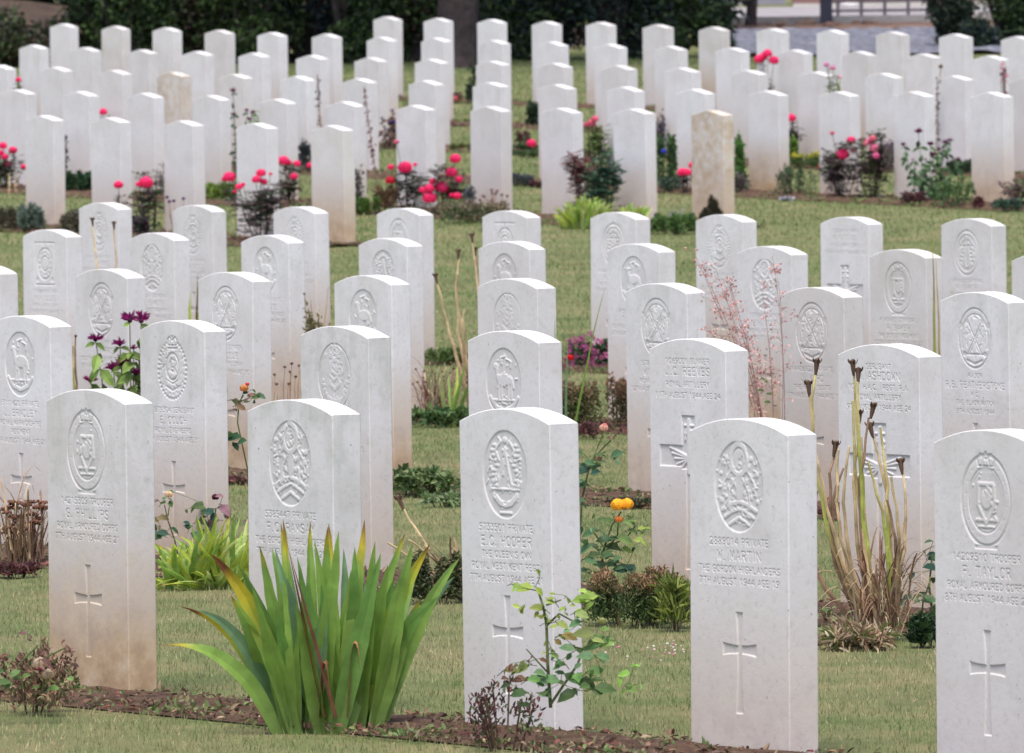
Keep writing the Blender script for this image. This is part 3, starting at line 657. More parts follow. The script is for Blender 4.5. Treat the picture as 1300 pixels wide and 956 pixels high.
# mulch crumbs and leaf litter on the beds
mb = MB()
for r, k0, k1, p0, p1 in BEDS:
    th = TH_N if r in ROWS else TH_F; s = .93059 if r in ROWS else .90094; x0, y0 = row_xy(r, 0); near = r in 'ABCDE'
    n = 5200 if near else 2200
    k = rs.uniform(k0, k1, n); p = rs.uniform(p0-.05, p1+.02, n); x = x0+k*s*math.cos(th)+p*math.sin(th); y = y0-k*s*math.sin(th)+p*math.cos(th)
    m = np.abs(x) < .0615*y+.4; x, y = x[m], y[m]; n = len(x); z = np.interp(y, GY, GZ)+.02
    c = np.array([(.24, .14, .09), (.12, .07, .05), (.34, .25, .16), (.15, .16, .06), (.2, .07, .06)])[rs.randint(0, 5, n)]*(.6+.7*rs.rand(n, 1))
    mb.leaves(np.stack([x, y, z], 1), rs.randn(n, 3)*[1, 1, .35], np.tile([0, 0, 1.], (n, 1))+rs.randn(n, 3)*.5, rs.uniform(.012, .034, n), rs.uniform(.006, .016, n), c)
o = mb.build('leaf_litter', DRY); tag(o, 'brown leaf litter and crumbs of soil along the beds', 'leaf litter', kind='stuff')

# small weeds and seedlings scattered over the beds
mb = MB()
for r, k0, k1, p0, p1 in BEDS:
    th = TH_N if r in ROWS else TH_F; s = .93059 if r in ROWS else .90094; x0, y0 = row_xy(r, 0); near = r in 'ABCDE'
    for _ in range(620 if near else 300):
        k = rs.uniform(k0, k1); p = rs.uniform(p0-.04, p1-.1); x = x0+k*s*math.cos(th)+p*math.sin(th); y = y0-k*s*math.sin(th)+p*math.cos(th)
        if abs(x) > .0615*y+.2: continue
        n = rs.randint(6, 20); L = rs.uniform(.012, .030) if near else rs.uniform(.018, .045); D = rs.randn(n, 3); D[:, 2] = np.abs(D[:, 2])*.8+.25
        c = np.array([(.09, .14, .045), (.13, .17, .06), (.15, .14, .07), (.12, .07, .05)])[rs.randint(0, 4)]
        mb.leaves(np.array([x, y, gz(y)+.015])+rs.randn(n, 3)*[.03, .03, .004], D, np.tile([0, -.3, 1.], (n, 1))+rs.randn(n, 3)*.4, L*(.6+.6*rs.rand(n)), L*.45, c*(.7+.6*rs.rand(n, 1)))
o = mb.build('bed_seedlings', LEAF); tag(o, 'small green and reddish seedlings dotted over the soil of the beds', 'seedlings', kind='stuff')

# ------------------------------------------------------------------ plants
G1, G2, G3 = (.045, .085, .030), (.075, .13, .04), (.12, .19, .05)
DG = (.018, .035, .016); BG = (.03, .075, .05); YG = (.30, .36, .07); RED = (.075, .028, .035); PINK = (1., .06, .24); PURP = (.15, .012, .085)
def vary(c, n, a=.35): return np.array(c)*(1+a*(rs.rand(n, 1)*2-1))
def curve(p0, p1, bend=(0, 0, 0), n=7):
    t = np.linspace(0, 1, n)[:, None]; return np.array(p0)*(1-t)+np.array(p1)*t+np.array(bend)*(4*t*(1-t))
def plant(name, r, px, off, label, cat, group=None):
    x, y, z = row_at(r, px, off); o = empty(name, (x, y, z+.012)); tag(o, label, cat, group); o['_y'] = y; return o, x, y
def PX(y): return y/F       # metres per photo pixel at depth y

def rose_bloom(parent, c, r, col, name='bloom', open_=1.):
    mb = MB(); C = np.array(c); col = np.array(col); mb.ball(C, r*.72, np.clip(col*.8, 0, .95), 10, 7, .9, .12)
    D = []; Cc = []; Nn = []; L = []
    for k, (n, el, rr) in enumerate(((7, -.45, .72), (8, -.05, .78), (7, .4, .74), (5, .85, .66))):
        for i in range(n):
            a = (i+.37*k)*2*math.pi/n+rnd.uniform(-.2, .2); e = el+rnd.uniform(-.12, .12)
            nrm = np.array([math.cos(a)*math.cos(e), math.sin(a)*math.cos(e), math.sin(e)]); up = np.array([-math.cos(a)*math.sin(e), -math.sin(a)*math.sin(e), math.cos(e)])
            D.append(up+nrm*.35); Nn.append(nrm); Cc.append(C+nrm*r*rr*.95-up*r*.42); L.append(r*rnd.uniform(.8, 1.05))
    n = len(D); mb.leaves(Cc, D, np.array(Nn), L, r*.95, np.clip(col*(.85+.4*rs.rand(n, 1)), 0, 1.))
    return mb.build(name, PETAL, parent)
def compound(mb, c, d, L, col, nl=5):
    """a compound rose leaf: leaflets either side of a short rachis"""
    d = np.array(d, float); d /= np.linalg.norm(d); up = np.array([0, 0, 1.]); s = np.cross(d, up); s /= np.linalg.norm(s)+1e-6
    C = []; D = []; 
    for t, sd in ((.35, 1), (.35, -1), (.75, 1), (.75, -1), (1., 0))[5-nl:]:
        C.append(c+d*L*t); D.append(d*(.5 if sd else 1)+s*sd*.9)
    n = len(C); mb.leaves(C, D, np.tile(up, (n, 1))+rs.randn(n, 3)*.35, L*.62*(.8+.4*rs.rand(n)), L*.42, vary(col, n, .3))
    mb.tube([c, c+d*L], [.0012, .0008], 3, col)
def rose_bush(name, r, px, off, top, wpx, label, cols, blooms=(), leaf=.05, dens=1., stemcol=(.07, .06, .04), cat='rose bush', bare=.03, lean=0):
    root, x, y = plant(name, r, px, off, label, cat); m = PX(y); h = ht(x, y, top); w = wpx*m/2
    st = MB(); lf = MB(); tips = []
    ns = max(4, int(5+w*12))
    for i in range(ns):
        a = rnd.random()*6.28; q = rnd.random()**.6; e = (math.cos(a)*w*.85*q+lean*h, math.sin(a)*w*.8*q, h*rnd.uniform(.6, .98)); P = curve((math.cos(a)*.02, math.sin(a)*.02, -.02), e, (math.cos(a)*w*.15, 0, 0), 8)
        st.tube(P, np.linspace(.005, .002, 8), 5, stemcol); tips.append(P)
        for j in range(2):
            k = rnd.randint(3, 6); b = rnd.random()*6.28; Q = curve(P[k], P[k]+np.array([math.cos(b)*w*.35, math.sin(b)*w*.3, h*rnd.uniform(.08, .25)]), n=4); st.tube(Q, .0022, 4, stemcol); tips.append(Q)
    n = int(150*dens*max(.5, w*h/.04)*(.045/leaf)**1.2); n = int(min(n*1.35, 1200))
    for i in range(n):
        P = rnd.choice(tips); t = rnd.uniform(.05, .98); k = t*(len(P)-1); c = P[int(k)]*(1-k % 1)+P[min(int(k)+1, len(P)-1)]*(k % 1)
        if c[2] < h*bare: continue
        a = rnd.random()*6.28; c = c+np.array([math.cos(a), math.sin(a), rnd.uniform(-.5, .5)])*rnd.random()*w*.22
        if c[2] > h: c[2] = h*rnd.uniform(.85, 1)
        compound(lf, c, (math.cos(a), math.sin(a), rnd.uniform(-.4, .6)), leaf*rnd.uniform(.7, 1.1), rnd.choice(cols), rnd.choice((3, 5)))
    st.build('stem', DRY, root); lf.build('foliage', LEAF, root)
    for b in blooms:
        bx, by, br = b[:3]; col = b[3] if len(b) > 3 else PINK; hz = ht(x, y, by); bxm = (bx-px)*m
        c = (bxm, rnd.uniform(-.06, .0)*(1 if br > 3 else .3)-w*.4, hz); sb = MB()
        sb.tube(curve((bxm*.5, c[1]*.6, max(.02, hz-.22)), (c[0], c[1], hz-br*m*.3), n=4), .0022, 4, (.09, .1, .04))
        bl = rose_bloom(root, c, br*m*.92, col); sb.build('bloom_stem', DRY, bl)
    return root
def shrub(name, r, px, off, top, wpx, label, cols, leaf=.02, n=900, tipcol=None, cat='shrub', asp=1.9, upright=.3, stems=True, dy=None, cone=False):
    root, x, y = plant(name, r, px, off, label, cat); m = PX(y); h = ht(x, y, top); w = wpx*m/2; d = dy or min(w, .3)
    lumps = [(rnd.uniform(-.8, .8)*w, rnd.uniform(-.8, .8)*d, h*rnd.uniform(.72, 1.)) for _ in range(max(6, int(w*80)))]
    if cone: lumps = [(a, b, h*max(.12, 1-abs(a)/w)*rnd.uniform(.85, 1)) for a, b, c_ in lumps]
    C = []; K = []
    for i in range(n):
        lx, ly, lh = rnd.choice(lumps); rr = max(.035, min(w*.3, .075)); a = rnd.random()*6.28; q = rnd.random()**.5; t = rnd.random()**.65
        C.append((lx+math.cos(a)*rr*q*(1-.45*t), ly+math.sin(a)*rr*q*(1-.45*t), lh*t*(1-.2*q*q))); K.append(t)
    C = np.array(C); D = rs.randn(n, 3)*[1, 1, .6]; D[:, 2] += upright*3; K = np.array(K)[:, None]
    ci = rs.randint(0, len(cols), n); c = np.array(cols)[ci]*(.7+.6*rs.rand(n, 1))
    if tipcol is not None:
        f = np.clip((K-.6)*2.6, 0, 1)*(rs.rand(n, 1) < .8); c = c*(1-f)+np.array(tipcol)*(.7+.5*rs.rand(n, 1))*f
    mb = MB(); mb.leaves(C, D, rs.randn(n, 3)+[0, -.4, .8], leaf*(.7+.6*rs.rand(n)), leaf/asp, c); mb.build('foliage', LEAF, root)
    if stems:
        sb = MB()
        for lx, ly, lh in lumps: sb.tube(curve((lx*.5, ly*.5, -.01), (lx, ly, lh*.85), n=4), .0025, 4, (.12, .08, .05))
        sb.build('stem', DRY, root)
    return root
def strap_clump(name, r, px, off, blades, label, cat, wid, dead=()):
    """blades: (base dx px, tip px, tip py, bend, kind) seen in the photograph's scale"""
    root, x, y = plant(name, r, px, off, label, cat); m = PX(y); mb = MB(); g = y
    for (bx, tx, ty, bend, k) in blades:
        e = np.array([(tx-px)*m, rnd.uniform(-.16, .12), ht(x, y, ty)]); b = np.array([bx*m, rnd.uniform(-.07, .07), -.02]); n = 15
        t = np.linspace(0, 1, n); P = b[None]*(1-t[:, None])+e[None]*t[:, None]
        out = np.array([e[0]-b[0], e[1]-b[1], 0]); P = P+np.cumsum(rs.randn(n, 3)*.0012, axis=0)*[1, 1, 0]; P = P+np.array([0, 0, 1.])*(bend*np.linalg.norm(e-b)*4*t*(1-t))[:, None]*.5-out*(bend*1.2*t*(1-t))[:, None]
        w = wid*rnd.uniform(.85, 1.15)*np.clip(np.minimum(.7+t*1.2, (1-t)**.72*1.6), 0, 1); w[-1] = .0006
        a = rnd.uniform(-.7, .7); side = (math.cos(a), math.sin(a), 0)
        gcol = np.array({'g': (.27, .43, .09), 'd': (.19, .35, .085), 'b': (.23, .38, .19), 'y': (.43, .52, .08), 'l': (.50, .58, .20), 's': (.42, .30, .14), 'n': (.16, .07, .04)}[k[0]])*rnd.uniform(.85, 1.15)
        cols = np.tile(gcol, (n, 1))*(.88+.26*t[:, None])*(.93+.14*rs.rand(n, 1)); base = np.array((.20, .30, .09)); fb = np.clip(1-t*4, 0, .6)[:, None]; cols = cols*(1-fb)+base*fb
        if len(k) > 1:       # yellow then brown dieback towards the tip
            L = {'1': .07, '2': .16, '3': .42}[k[1]]; fy = np.clip((t-(1-L*1.5))/(L*.7), 0, 1)[:, None]; cols = cols*(1-fy)+np.array((.62, .50, .04))*fy
            fn = np.clip((t-(1-L*.55))/(L*.2), 0, 1)[:, None]; cols = cols*(1-fn)+np.array((.20, .075, .03))*fn
        mb.ribbon(P, w, side, cols)
    mb.build('foliage', STRAP, root)
    if dead:
        db = MB()
        for (bx, tx, ty, bend) in dead:
            e = np.array([(tx-px)*m, rnd.uniform(-.2, -.1), ht(x, y, ty)]); b = np.array([bx*m, -.08, .03]); t = np.linspace(0, 1, 12); P = curve(b, e, (0, 0, bend), 12)
            db.ribbon(P, wid*.5*np.clip((1-t)*2, .1, 1), (.3, .9, .3), np.tile(rnd.choice([(.24, .10, .045), (.34, .18, .08), (.17, .07, .04)]), (12, 1))*(.8+.4*rs.rand(12, 1)))
        db.build('dry_leaf', DRY, root)
    return root

# --- the big iris clump in front
bl = []
for tx, ty, bd, k in ((207, 818, .35, 'g2'), (226, 773, .30, 'g3'), (272, 703, .22, 'g3'), (286, 718, .14, 'g1'), (258, 775, .3, 'b'), (304, 720, .1, 'd'), (338, 697, .06, 'g1'), (345, 703, .05, 'g'), (355, 700, .05, 'b'),
                      (362, 663, .04, 'g2'), (353, 672, .04, 'b1'), (380, 712, .03, 'd'), (398, 668, .02, 'g1'), (404, 690, .02, 'g'), (414, 674, .02, 'g1'), (421, 673, .02, 'g2'), (432, 676, .02, 'g'), (437, 705, .03, 'b'),
                      (455, 700, .03, 'd'), (466, 668, .04, 'g2'), (480, 690, .05, 'g'), (487, 705, .05, 'd'), (516, 684, .08, 'g1'), (530, 696, .10, 'g'), (548, 695, .13, 'y2'), (540, 712, .1, 'd'), (584, 716, .16, 'g'), (582, 740, .2, 'b'),
                      (392, 730, .03, 'd'), (370, 735, .05, 'b'), (447, 730, .04, 'g'), (505, 740, .1, 'd'), (330, 745, .12, 'g'), (410, 745, .02, 'd'), (425, 740, .02, 'b'), (470, 745, .05, 'b'), (495, 720, .07, 'g'), (560, 760, .2, 'd'), (300, 765, .2, 'd'),
                      (350, 780, .1, 'd'), (380, 770, .05, 'g'), (440, 775, .05, 'd'), (520, 780, .1, 'g')):
    bl.append((min(62, max(-62, (tx-420)*.42+rnd.uniform(-22, 22))), tx, ty, bd, k))
for _ in range(4):
    tx = rnd.uniform(290, 560); ty = 705+abs(tx-425)*.25+rnd.uniform(0, 90); bl.append((min(70, max(-70, (tx-420)*.5+rnd.uniform(-18, 18))), tx, ty, abs(tx-420)/900., rnd.choice(['g', 'd', 'b', 'g', 'g1'])))
strap_clump('iris_clump', 'A', 418, -.55, bl, 'large clump of green iris leaves with yellow tips before the second nearest headstone', 'iris', .045,
            dead=((-5, 370, 690, .0), (10, 373, 702, .0), (25, 460, 850, .12), (-10, 420, 875, .1)))
# --- yellow-green daylilies behind it
bl = []
for i in range(150):
    tx = rnd.uniform(190, 332); ty = rnd.uniform(655, 740) if tx > 235 else rnd.uniform(690, 745); bl.append(((tx-262)*.45+rnd.uniform(-28, 28), tx+rnd.uniform(-14, 14), ty, rnd.uniform(.05, .3), rnd.choice(['y', 'y', 'y', 'l', 'l', 'y1', 'g', 'g', 'y2'])))
strap_clump('daylily_clump', 'B', 262, -1.3, bl, 'spreading yellow-green daylily clump behind and between the two leftmost near headstones', 'daylily', .017)
for (r, px, sp, top, n, lab) in (('5', 742, 42, 246, 90, 'yellow-green daylily clump at the foot of the bronze-leaved bush in the far plot'), ('5', 806, 26, 255, 45, 'smaller yellow-green daylily clump just left of the tan-stained headstone')):
    bl = []
    for i in range(n):
        tx = px+rnd.uniform(-sp, sp); ty = top+abs(tx-px)*.35+rnd.uniform(0, 16); bl.append(((tx-px)*.5+rnd.uniform(-8, 8), tx, ty, rnd.uniform(.1, .35), rnd.choice(['y', 'l', 'y', 'l', 'g'])))
    strap_clump('daylily_clump', r, px, -1.5, bl, lab, 'daylily', .026)

# --- dry flower stalks
def stalks(name, r, px, off, spec, label, cat, pod=.014, podcol=(.13, .075, .05), rad=.0055, extras=0, headshape='pod'):
    """spec: (base px, top px, top py, bend px, colour key)"""
    root, x, y = plant(name, r, px, off, label, cat); m = PX(y); pal = {'s': ((.46, .31, .18), (.62, .48, .27)), 'g': ((.36, .23, .13), (.58, .50, .20)), 'n': ((.26, .15, .10), (.36, .23, .15)), 'p': ((.26, .13, .12), (.32, .15, .15))}
    for (bp, tp, ty, bd, k, hd) in spec:
        e = np.array([(tp-px)*m, rnd.uniform(-.08, .08), ht(x, y, ty)]); b = np.array([(bp-px)*m, rnd.uniform(-.04, .04), -.02]); P = curve(b, e, (bd*m, 0, 0), 12)
        P += rs.randn(12, 3)*.0015; c0, c1 = pal[k]; t = np.linspace(0, 1, 12)[:, None]; cc = np.array(c0)*(1-t)+np.array(c1)*t
        if k == 'g': cc = np.where((t > .3+.1*math.sin(tp)) & (t < .7+.1*math.cos(tp)), np.array((.40, .43, .10)), cc)
        cc = cc*(.75+.5*rs.rand(12, 1)); mb = MB(); mb.tube(P+rs.randn(12, 3)*rad*.35*[1, 1, 0], np.linspace(rad*1.15, rad*.5, 12)*(1+.25*rs.rand(12)), 6, cc); st = mb.build('stalk', DRY, root)
        if hd:
            hb = MB(); d = P[-1]-P[-2]; d /= np.linalg.norm(d)
            if hd == 'pod':
                Q = np.array([P[-1]-d*.004, P[-1]+d*pod*1.1, P[-1]+d*pod*2.3, P[-1]+d*pod*3.1]); hb.tube(Q, np.array([.45, .8, 1.0, 1.15])*pod*.62, 6, podcol)
                for q in range(4):
                    a = q*1.57+rnd.random(); s = np.array([math.cos(a), math.sin(a), 0]); hb.leaves([P[-1]+d*pod*2.2+s*pod*.5], [d+s*.6], [s], [pod*1.5], [pod*.7], [np.array(podcol)*.8])
            elif hd == 'ball': hb.ball(P[-1], pod, podcol, 8, 6, .8, .3)
            elif hd == 'flat':
                for q in range(16): a = rnd.random()*6.28; q2 = rnd.random()**.5; hb.ball(P[-1]+np.array([math.cos(a)*pod*q2*1.3, math.sin(a)*pod*q2*1.3, rnd.uniform(-.2, .3)*pod]), pod*.42, np.array(podcol)*rnd.uniform(.6, 1.5), 5, 4, .8)
            hb.build('seed_head', DRY, st)
    if extras:
        mb = MB()
        for i in range(extras):
            a = rnd.random()*6.28; L = rnd.uniform(.08, .30); b = np.array([rnd.gauss(0, .03), rnd.gauss(0, .035), rnd.uniform(0, .05)]); e = b+np.array([math.cos(a)*L*rnd.uniform(.3, .95), math.sin(a)*L*.5, L*rnd.uniform(.1, 1.)])
            t = np.linspace(0, 1, 8); P = curve(b, e, (0, 0, L*.35), 8); c = rnd.choice([(.42, .30, .18), (.30, .18, .11), (.5, .4, .26), (.22, .12, .08)])
            mb.ribbon(P, .006*np.clip((1-t)*2, .12, 1), (math.sin(a), -math.cos(a), .2), np.tile(c, (8, 1)))
        mb.build('dry_leaf', DRY, root)
    return root
stalks('iris_stalks', 'B', 1118, -1.35, [(1118+(a-1118)*.5, b, c_, d*1.8+rnd.uniform(-14, 10), e, f) for a, b, c_, d, e, f in [(1108, 1039, 478, -18, 'g', 'pod'), (1104, 1030, 505, -14, 's', 'pod'), (1118, 1087, 478, -6, 'g', 'pod'), (1121, 1094, 492, -2, 'g', 'pod'), (1120, 1107, 535, -4, 'n', 'pod'), (1125, 1121, 548, 4, 'g', 0),
        (1116, 1098, 560, -8, 's', 0), (1128, 1133, 610, 10, 's', 0), (1110, 1038, 628, -22, 'n', 0), (1112, 1066, 575, -14, 's', 0), (1122, 1104, 590, 6, 'g', 0), (1130, 1150, 607, 14, 's', 'pod'), (1118, 1078, 570, -10, 's', 0), (1106, 1060, 582, -6, 'n', 'pod'), (1124, 1084, 512, 3, 'g', 0), (1126, 1112, 560, 6, 's', 'pod'), (1112, 1072, 600, -16, 'n', 0), (1120, 1128, 640, 8, 'n', 0), (1118, 1095, 545, -8, 's', 'pod')]],
       'tall dried iris stalks with brown seed pods before the rightmost second-row stone', 'dry iris', extras=150, rad=.0062, pod=.013)
stalks('iris_stalks', 'D', 612, -.4, [(612, 603, 312, 4, 's', 'pod'), (610, 583, 350, -6, 's', 0), (606, 557, 362, -2, 's', 'pod'), (612, 607, 330, 2, 'n', 'pod'), (610, 584, 332, -12, 's', 'pod'), (610, 590, 395, -6, 's', 0)],
       'pale dry iris stalks leaning left beside the centre column of stones', 'dry iris', extras=26, rad=.008, pod=.013)
stalks('dry_stalks', 'D', 152, -.3, [(160, 121, 290, -8, 's', 'pod'), (150, 148, 294, 2, 's', 'pod')], 'two tan broken stalks before the leftmost fifth-row stone', 'dry stalks', rad=.007, pod=.012)
stalks('seedhead_stalks', 'C', 365, -.3, [(362, 372, 466, 0, 'n', 'ball'), (360, 364, 470, -2, 'n', 'ball'), (366, 370, 476, 2, 'n', 'ball'), (370, 377, 482, 0, 'n', 'ball'), (356, 350, 480, -3, 'n', 'ball'), (368, 380, 470, 3, 'n', 'ball'), (362, 368, 490, 0, 'n', 'ball'), (354, 352, 492, 0, 'n', 'ball')],
       'thin dry stems with dark round seed heads behind the crowned monogram stone', 'dry stalks', pod=.0065, rad=.0022, extras=30)
sp = []
for i in range(34): bp = rnd.uniform(-6, 64); sp.append((bp*.8+5, bp, rnd.uniform(632, 676)+(8 if bp < 15 else 0), rnd.uniform(-4, 4), 'n', 'flat'))
stalks('stonecrop', 'B', 28, -.9, sp, 'clump of brown flat-topped dry seed heads at the left edge', 'dry flowers', pod=.013, podcol=(.17, .075, .045), rad=.0026, extras=90)
stalks('fallen_stalks', 'B', 585, -1.0, [(600, 513, 652, -4, 's', 'pod'), (605, 495, 693, 0, 's', 0), (610, 520, 690, 6, 's', 0), (605, 540, 770, 0, 's', 0), (600, 548, 742, 0, 'n', 0)], 'fallen straw-coloured stalks leaning behind the palm-badge stone', 'dry stalks', rad=.0055, extras=20)

# --- roses near
def rose_spray(name, r, px, off, stems, leaves, blooms, label, lcol=(G1, G2), lsz=.05, stemcol=(.10, .13, .04)):
    root, x, y = plant(name, r, px, off, label, 'rose'); m = PX(y); sb = MB(); lf = MB()
    W3 = lambda qx, qy, d=0.: np.array([(qx-px)*m, d, ht(x, y, qy)])
    for pts, rad in stems:
        P = [W3(a, b, rnd.uniform(-.02, .02)) for a, b in pts]; Q = []
        for i in range(len(P)-1):
            for t in np.linspace(0, 1, 4)[:-1]: Q.append(P[i]*(1-t)+P[i+1]*t)
        Q.append(P[-1]); sb.tube(Q, np.linspace(rad, rad*.6, len(Q)), 6, stemcol)
    for l in leaves:
        qx, qy, sz = l[:3]; c = l[3] if len(l) > 3 else rnd.choice(lcol); a = rnd.uniform(0, 6.28); d = np.array([math.cos(a), math.sin(a)*.5, rnd.uniform(-.5, .25)]); L = sz*m*1.25
        p = W3(qx, qy, rnd.uniform(-.05, .03))
        for _ in range(2):
            d2 = np.array([rnd.uniform(-1, 1), rnd.uniform(-.5, .5), rnd.uniform(-.6, .4)]); q2 = p+rs.randn(3)*L*[.5, .3, .35]; lf.leaves([q2], [d2], [np.array([rnd.uniform(-.5, .5), -.7, .7])], [L*rnd.uniform(.45, .75)], [L*rnd.uniform(.3, .42)], [np.array(c)*rnd.uniform(.65, 1.3)]); sb.tube([q2, p-d*L*.6], .0009, 3, stemcol)
        lf.leaves([p-d*L*.5], [d], [np.array([rnd.uniform(-.3, .3), -.75, .7])], [L], [L*.66], [np.array(c)*rnd.uniform(.8, 1.25)])
        sb.tube([p-d*L*.5, p-d*L*.9+np.array([0, 0, -.01])], .0012, 3, stemcol)
    sb.build('stem', DRY, root); lf.build('foliage', LEAF, root)
    for (qx, qy, br, col) in blooms:
        b = rose_bloom(root, W3(qx, qy, -.02), br*m, col, 'bloom' if br > 6 else 'bud')
    return root
YEL = (.95, .56, .05); LT = (.22, .30, .06); MG = (.07, .14, .06)
rose_spray('rose', 'B', 770, -.6, [([(760, 745), (768, 700), (778, 672), (790, 655)], .004), ([(768, 700), (755, 680), (748, 668)], .003), ([(770, 705), (785, 685), (786, 668)], .003), ([(768, 700), (795, 690), (808, 672)], .003), ([(762, 730), (775, 715), (795, 722)], .003)],
    [(748, 682, 16, MG), (758, 676, 12, MG), (768, 690, 18, MG), (780, 700, 16, MG), (795, 690, 18, (.13, .2, .06)), (806, 680, 16, LT), (812, 690, 12, LT), (800, 668, 13, (.13, .2, .06)), (745, 700, 20, MG), (748, 715, 16, MG), (760, 720, 14, MG), (775, 722, 18, MG), (790, 728, 20, (.03, .07, .045)), (800, 725, 18, (.03, .07, .045)), (770, 708, 14, G2), (755, 708, 14, G2), (786, 712, 14, MG), (742, 690, 14, MG), (776, 664, 12, G2), (765, 664, 10, G2), (798, 704, 12, LT), (742, 728, 12, MG), (815, 676, 10, LT)],
    [(786, 646, 9, YEL), (797, 645, 8.5, YEL), (787, 664, 5, (.85, .36, .10))], 'yellow-orange rose in bloom right of the palm-badge front stone')
rose_spray('rose', 'B', 742, -.2, [([(736, 700), (740, 640), (752, 590), (770, 572), (782, 560)], .0035), ([(752, 592), (760, 575), (768, 556)], .0028)],
    [(742, 602, 18, (.03, .075, .05)), (750, 592, 14, MG), (738, 620, 16, MG), (756, 598, 14, MG), (787, 580, 16, (.06, .13, .06)), (778, 560, 8, (.15, .1, .06)), (738, 580, 12, MG), (763, 582, 10, G2), (760, 590, 9, G2), (740, 640, 14, MG)],
    [(769, 548, 5.5, (.85, .56, .45)), (762, 586, 5, (.62, .42, .30)), (770, 545, 3.5, (.8, .3, .25))], 'thin rose stem with a pale pink bud above the yellow rose')
rose_spray('rose', 'A', 705, -1.0, [([(700, 905), (697, 850), (696, 800), (692, 775), (686, 757)], .0045), ([(697, 800), (712, 785), (740, 800)], .003), ([(696, 775), (715, 768)], .0025), ([(700, 900), (735, 850), (742, 830), (770, 815)], .0035), ([(742, 830), (720, 825)], .0025), ([(697, 860), (670, 830)], .0025), ([(690, 757), (665, 752)], .002)],
    [(668, 753, 20, (.26, .34, .06)), (660, 750, 13, (.2, .3, .06)), (684, 778, 16, (.3, .34, .07)), (667, 776, 16, (.28, .34, .07)), (702, 770, 12, (.26, .32, .07)), (722, 765, 14, (.3, .4, .08)), (742, 768, 22, (.22, .34, .06)), (752, 765, 18, (.25, .36, .07)), (698, 795, 18, (.28, .34, .08)), (716, 799, 15, (.24, .3, .07)), (726, 816, 18, (.30, .22, .07)), (732, 797, 16, (.1, .2, .08)), (742, 812, 24, (.22, .26, .08)),
     (722, 828, 18, (.08, .15, .06)), (754, 828, 20, (.1, .19, .07)), (760, 818, 16, (.14, .24, .08)), (772, 825, 20, (.16, .26, .07)), (768, 840, 16, (.1, .2, .08)), (745, 838, 20, (.1, .18, .08)), (702, 830, 14, (.36, .36, .12)), (705, 838, 12, (.2, .3, .1)), (674, 843, 16, (.14, .07, .04)), (664, 855, 18, (.16, .2, .06)), (650, 855, 16, (.14, .12, .05)), (690, 860, 18, (.12, .2, .09)), (680, 868, 18, (.12, .24, .07)), (700, 868, 20, (.08, .16, .06)),
     (715, 850, 14, (.1, .2, .07)), (735, 862, 18, (.14, .28, .07)), (728, 868, 20, (.08, .17, .06)), (758, 858, 18, (.13, .24, .07)), (795, 862, 16, (.2, .36, .07)), (806, 852, 10, (.2, .36, .07)), (660, 868, 16, (.15, .08, .05)), (645, 866, 14, (.12, .07, .05)), (748, 875, 24, G2), (770, 880, 24, G2), (690, 885, 24, G2), (660, 885, 20, G1), (720, 890, 24, G2), (800, 880, 18, G3), (718, 778, 9, LT), (740, 785, 16, (.26, .34, .10))],
    [(767, 795, 5, (.36, .38, .14))], 'leafy young rose shoots overlapping the right side of the palm-badge front stone')
rose_spray('rose', 'B', 232, -.2, [([(228, 720), (222, 690), (214, 665), (210, 645)], .003), ([(214, 660), (217, 640)], .0022), ([(262, 720), (272, 675), (275, 650)], .003)],
    [(207, 643, 9, G2), (218, 642, 10, G2), (206, 662, 14, (.2, .16, .07)), (200, 685, 20, MG), (207, 680, 14, BG), (254, 648, 18, G2), (262, 657, 14, G2), (246, 652, 10, G2), (268, 655, 16, BG), (286, 650, 18, (.22, .12, .14)), (290, 660, 14, (.2, .11, .12)), (256, 667, 14, DG), (268, 670, 16, (.08, .05, .04)), (240, 676, 14, BG), (248, 682, 14, BG), (198, 640, 7, (.12, .06, .05))],
    [(216, 632, 5, (.85, .66, .45)), (275, 636, 4.5, (.10, .015, .03))], 'rose with one cream bud and one dark withered bloom above the daylilies')
rose_spray('rose', 'B', 325, .3, [([(325, 700), (316, 600), (304, 540), (306, 515), (312, 506)], .003), ([(306, 515), (322, 508), (335, 505)], .002)],
    [(300, 560, 22, (.04, .1, .05)), (292, 556, 14, G2), (303, 516, 14, (.1, .11, .06)), (308, 521, 12, (.16, .1, .06)), (334, 508, 12, (.08, .15, .08)), (322, 505, 8, (.2, .1, .08)), (328, 509, 9, G2), (314, 503, 8, G1)],
    [(313, 497, 5.5, (.85, .42, .15)), (317, 492, 2.6, (.8, .1, .1))], 'small orange rose bud rising between the leafy badge stone and the stone behind')
rose_spray('rose', 'B', 1186, -.9, [([(1186, 800), (1180, 750), (1184, 715)], .004), ([(1170, 800), (1172, 770), (1180, 745)], .0035)],
    [(1186, 714, 16, MG), (1184, 726, 18, BG), (1174, 757, 22, BG), (1180, 766, 18, MG), (1190, 740, 18, MG), (1182, 790, 22, G1), (1190, 800, 22, G1), (1172, 792, 18, G1), (1166, 800, 16, G1), (1164, 762, 10, G2)], [], 'dark green rose leaves peeping out left of the rightmost front stone')

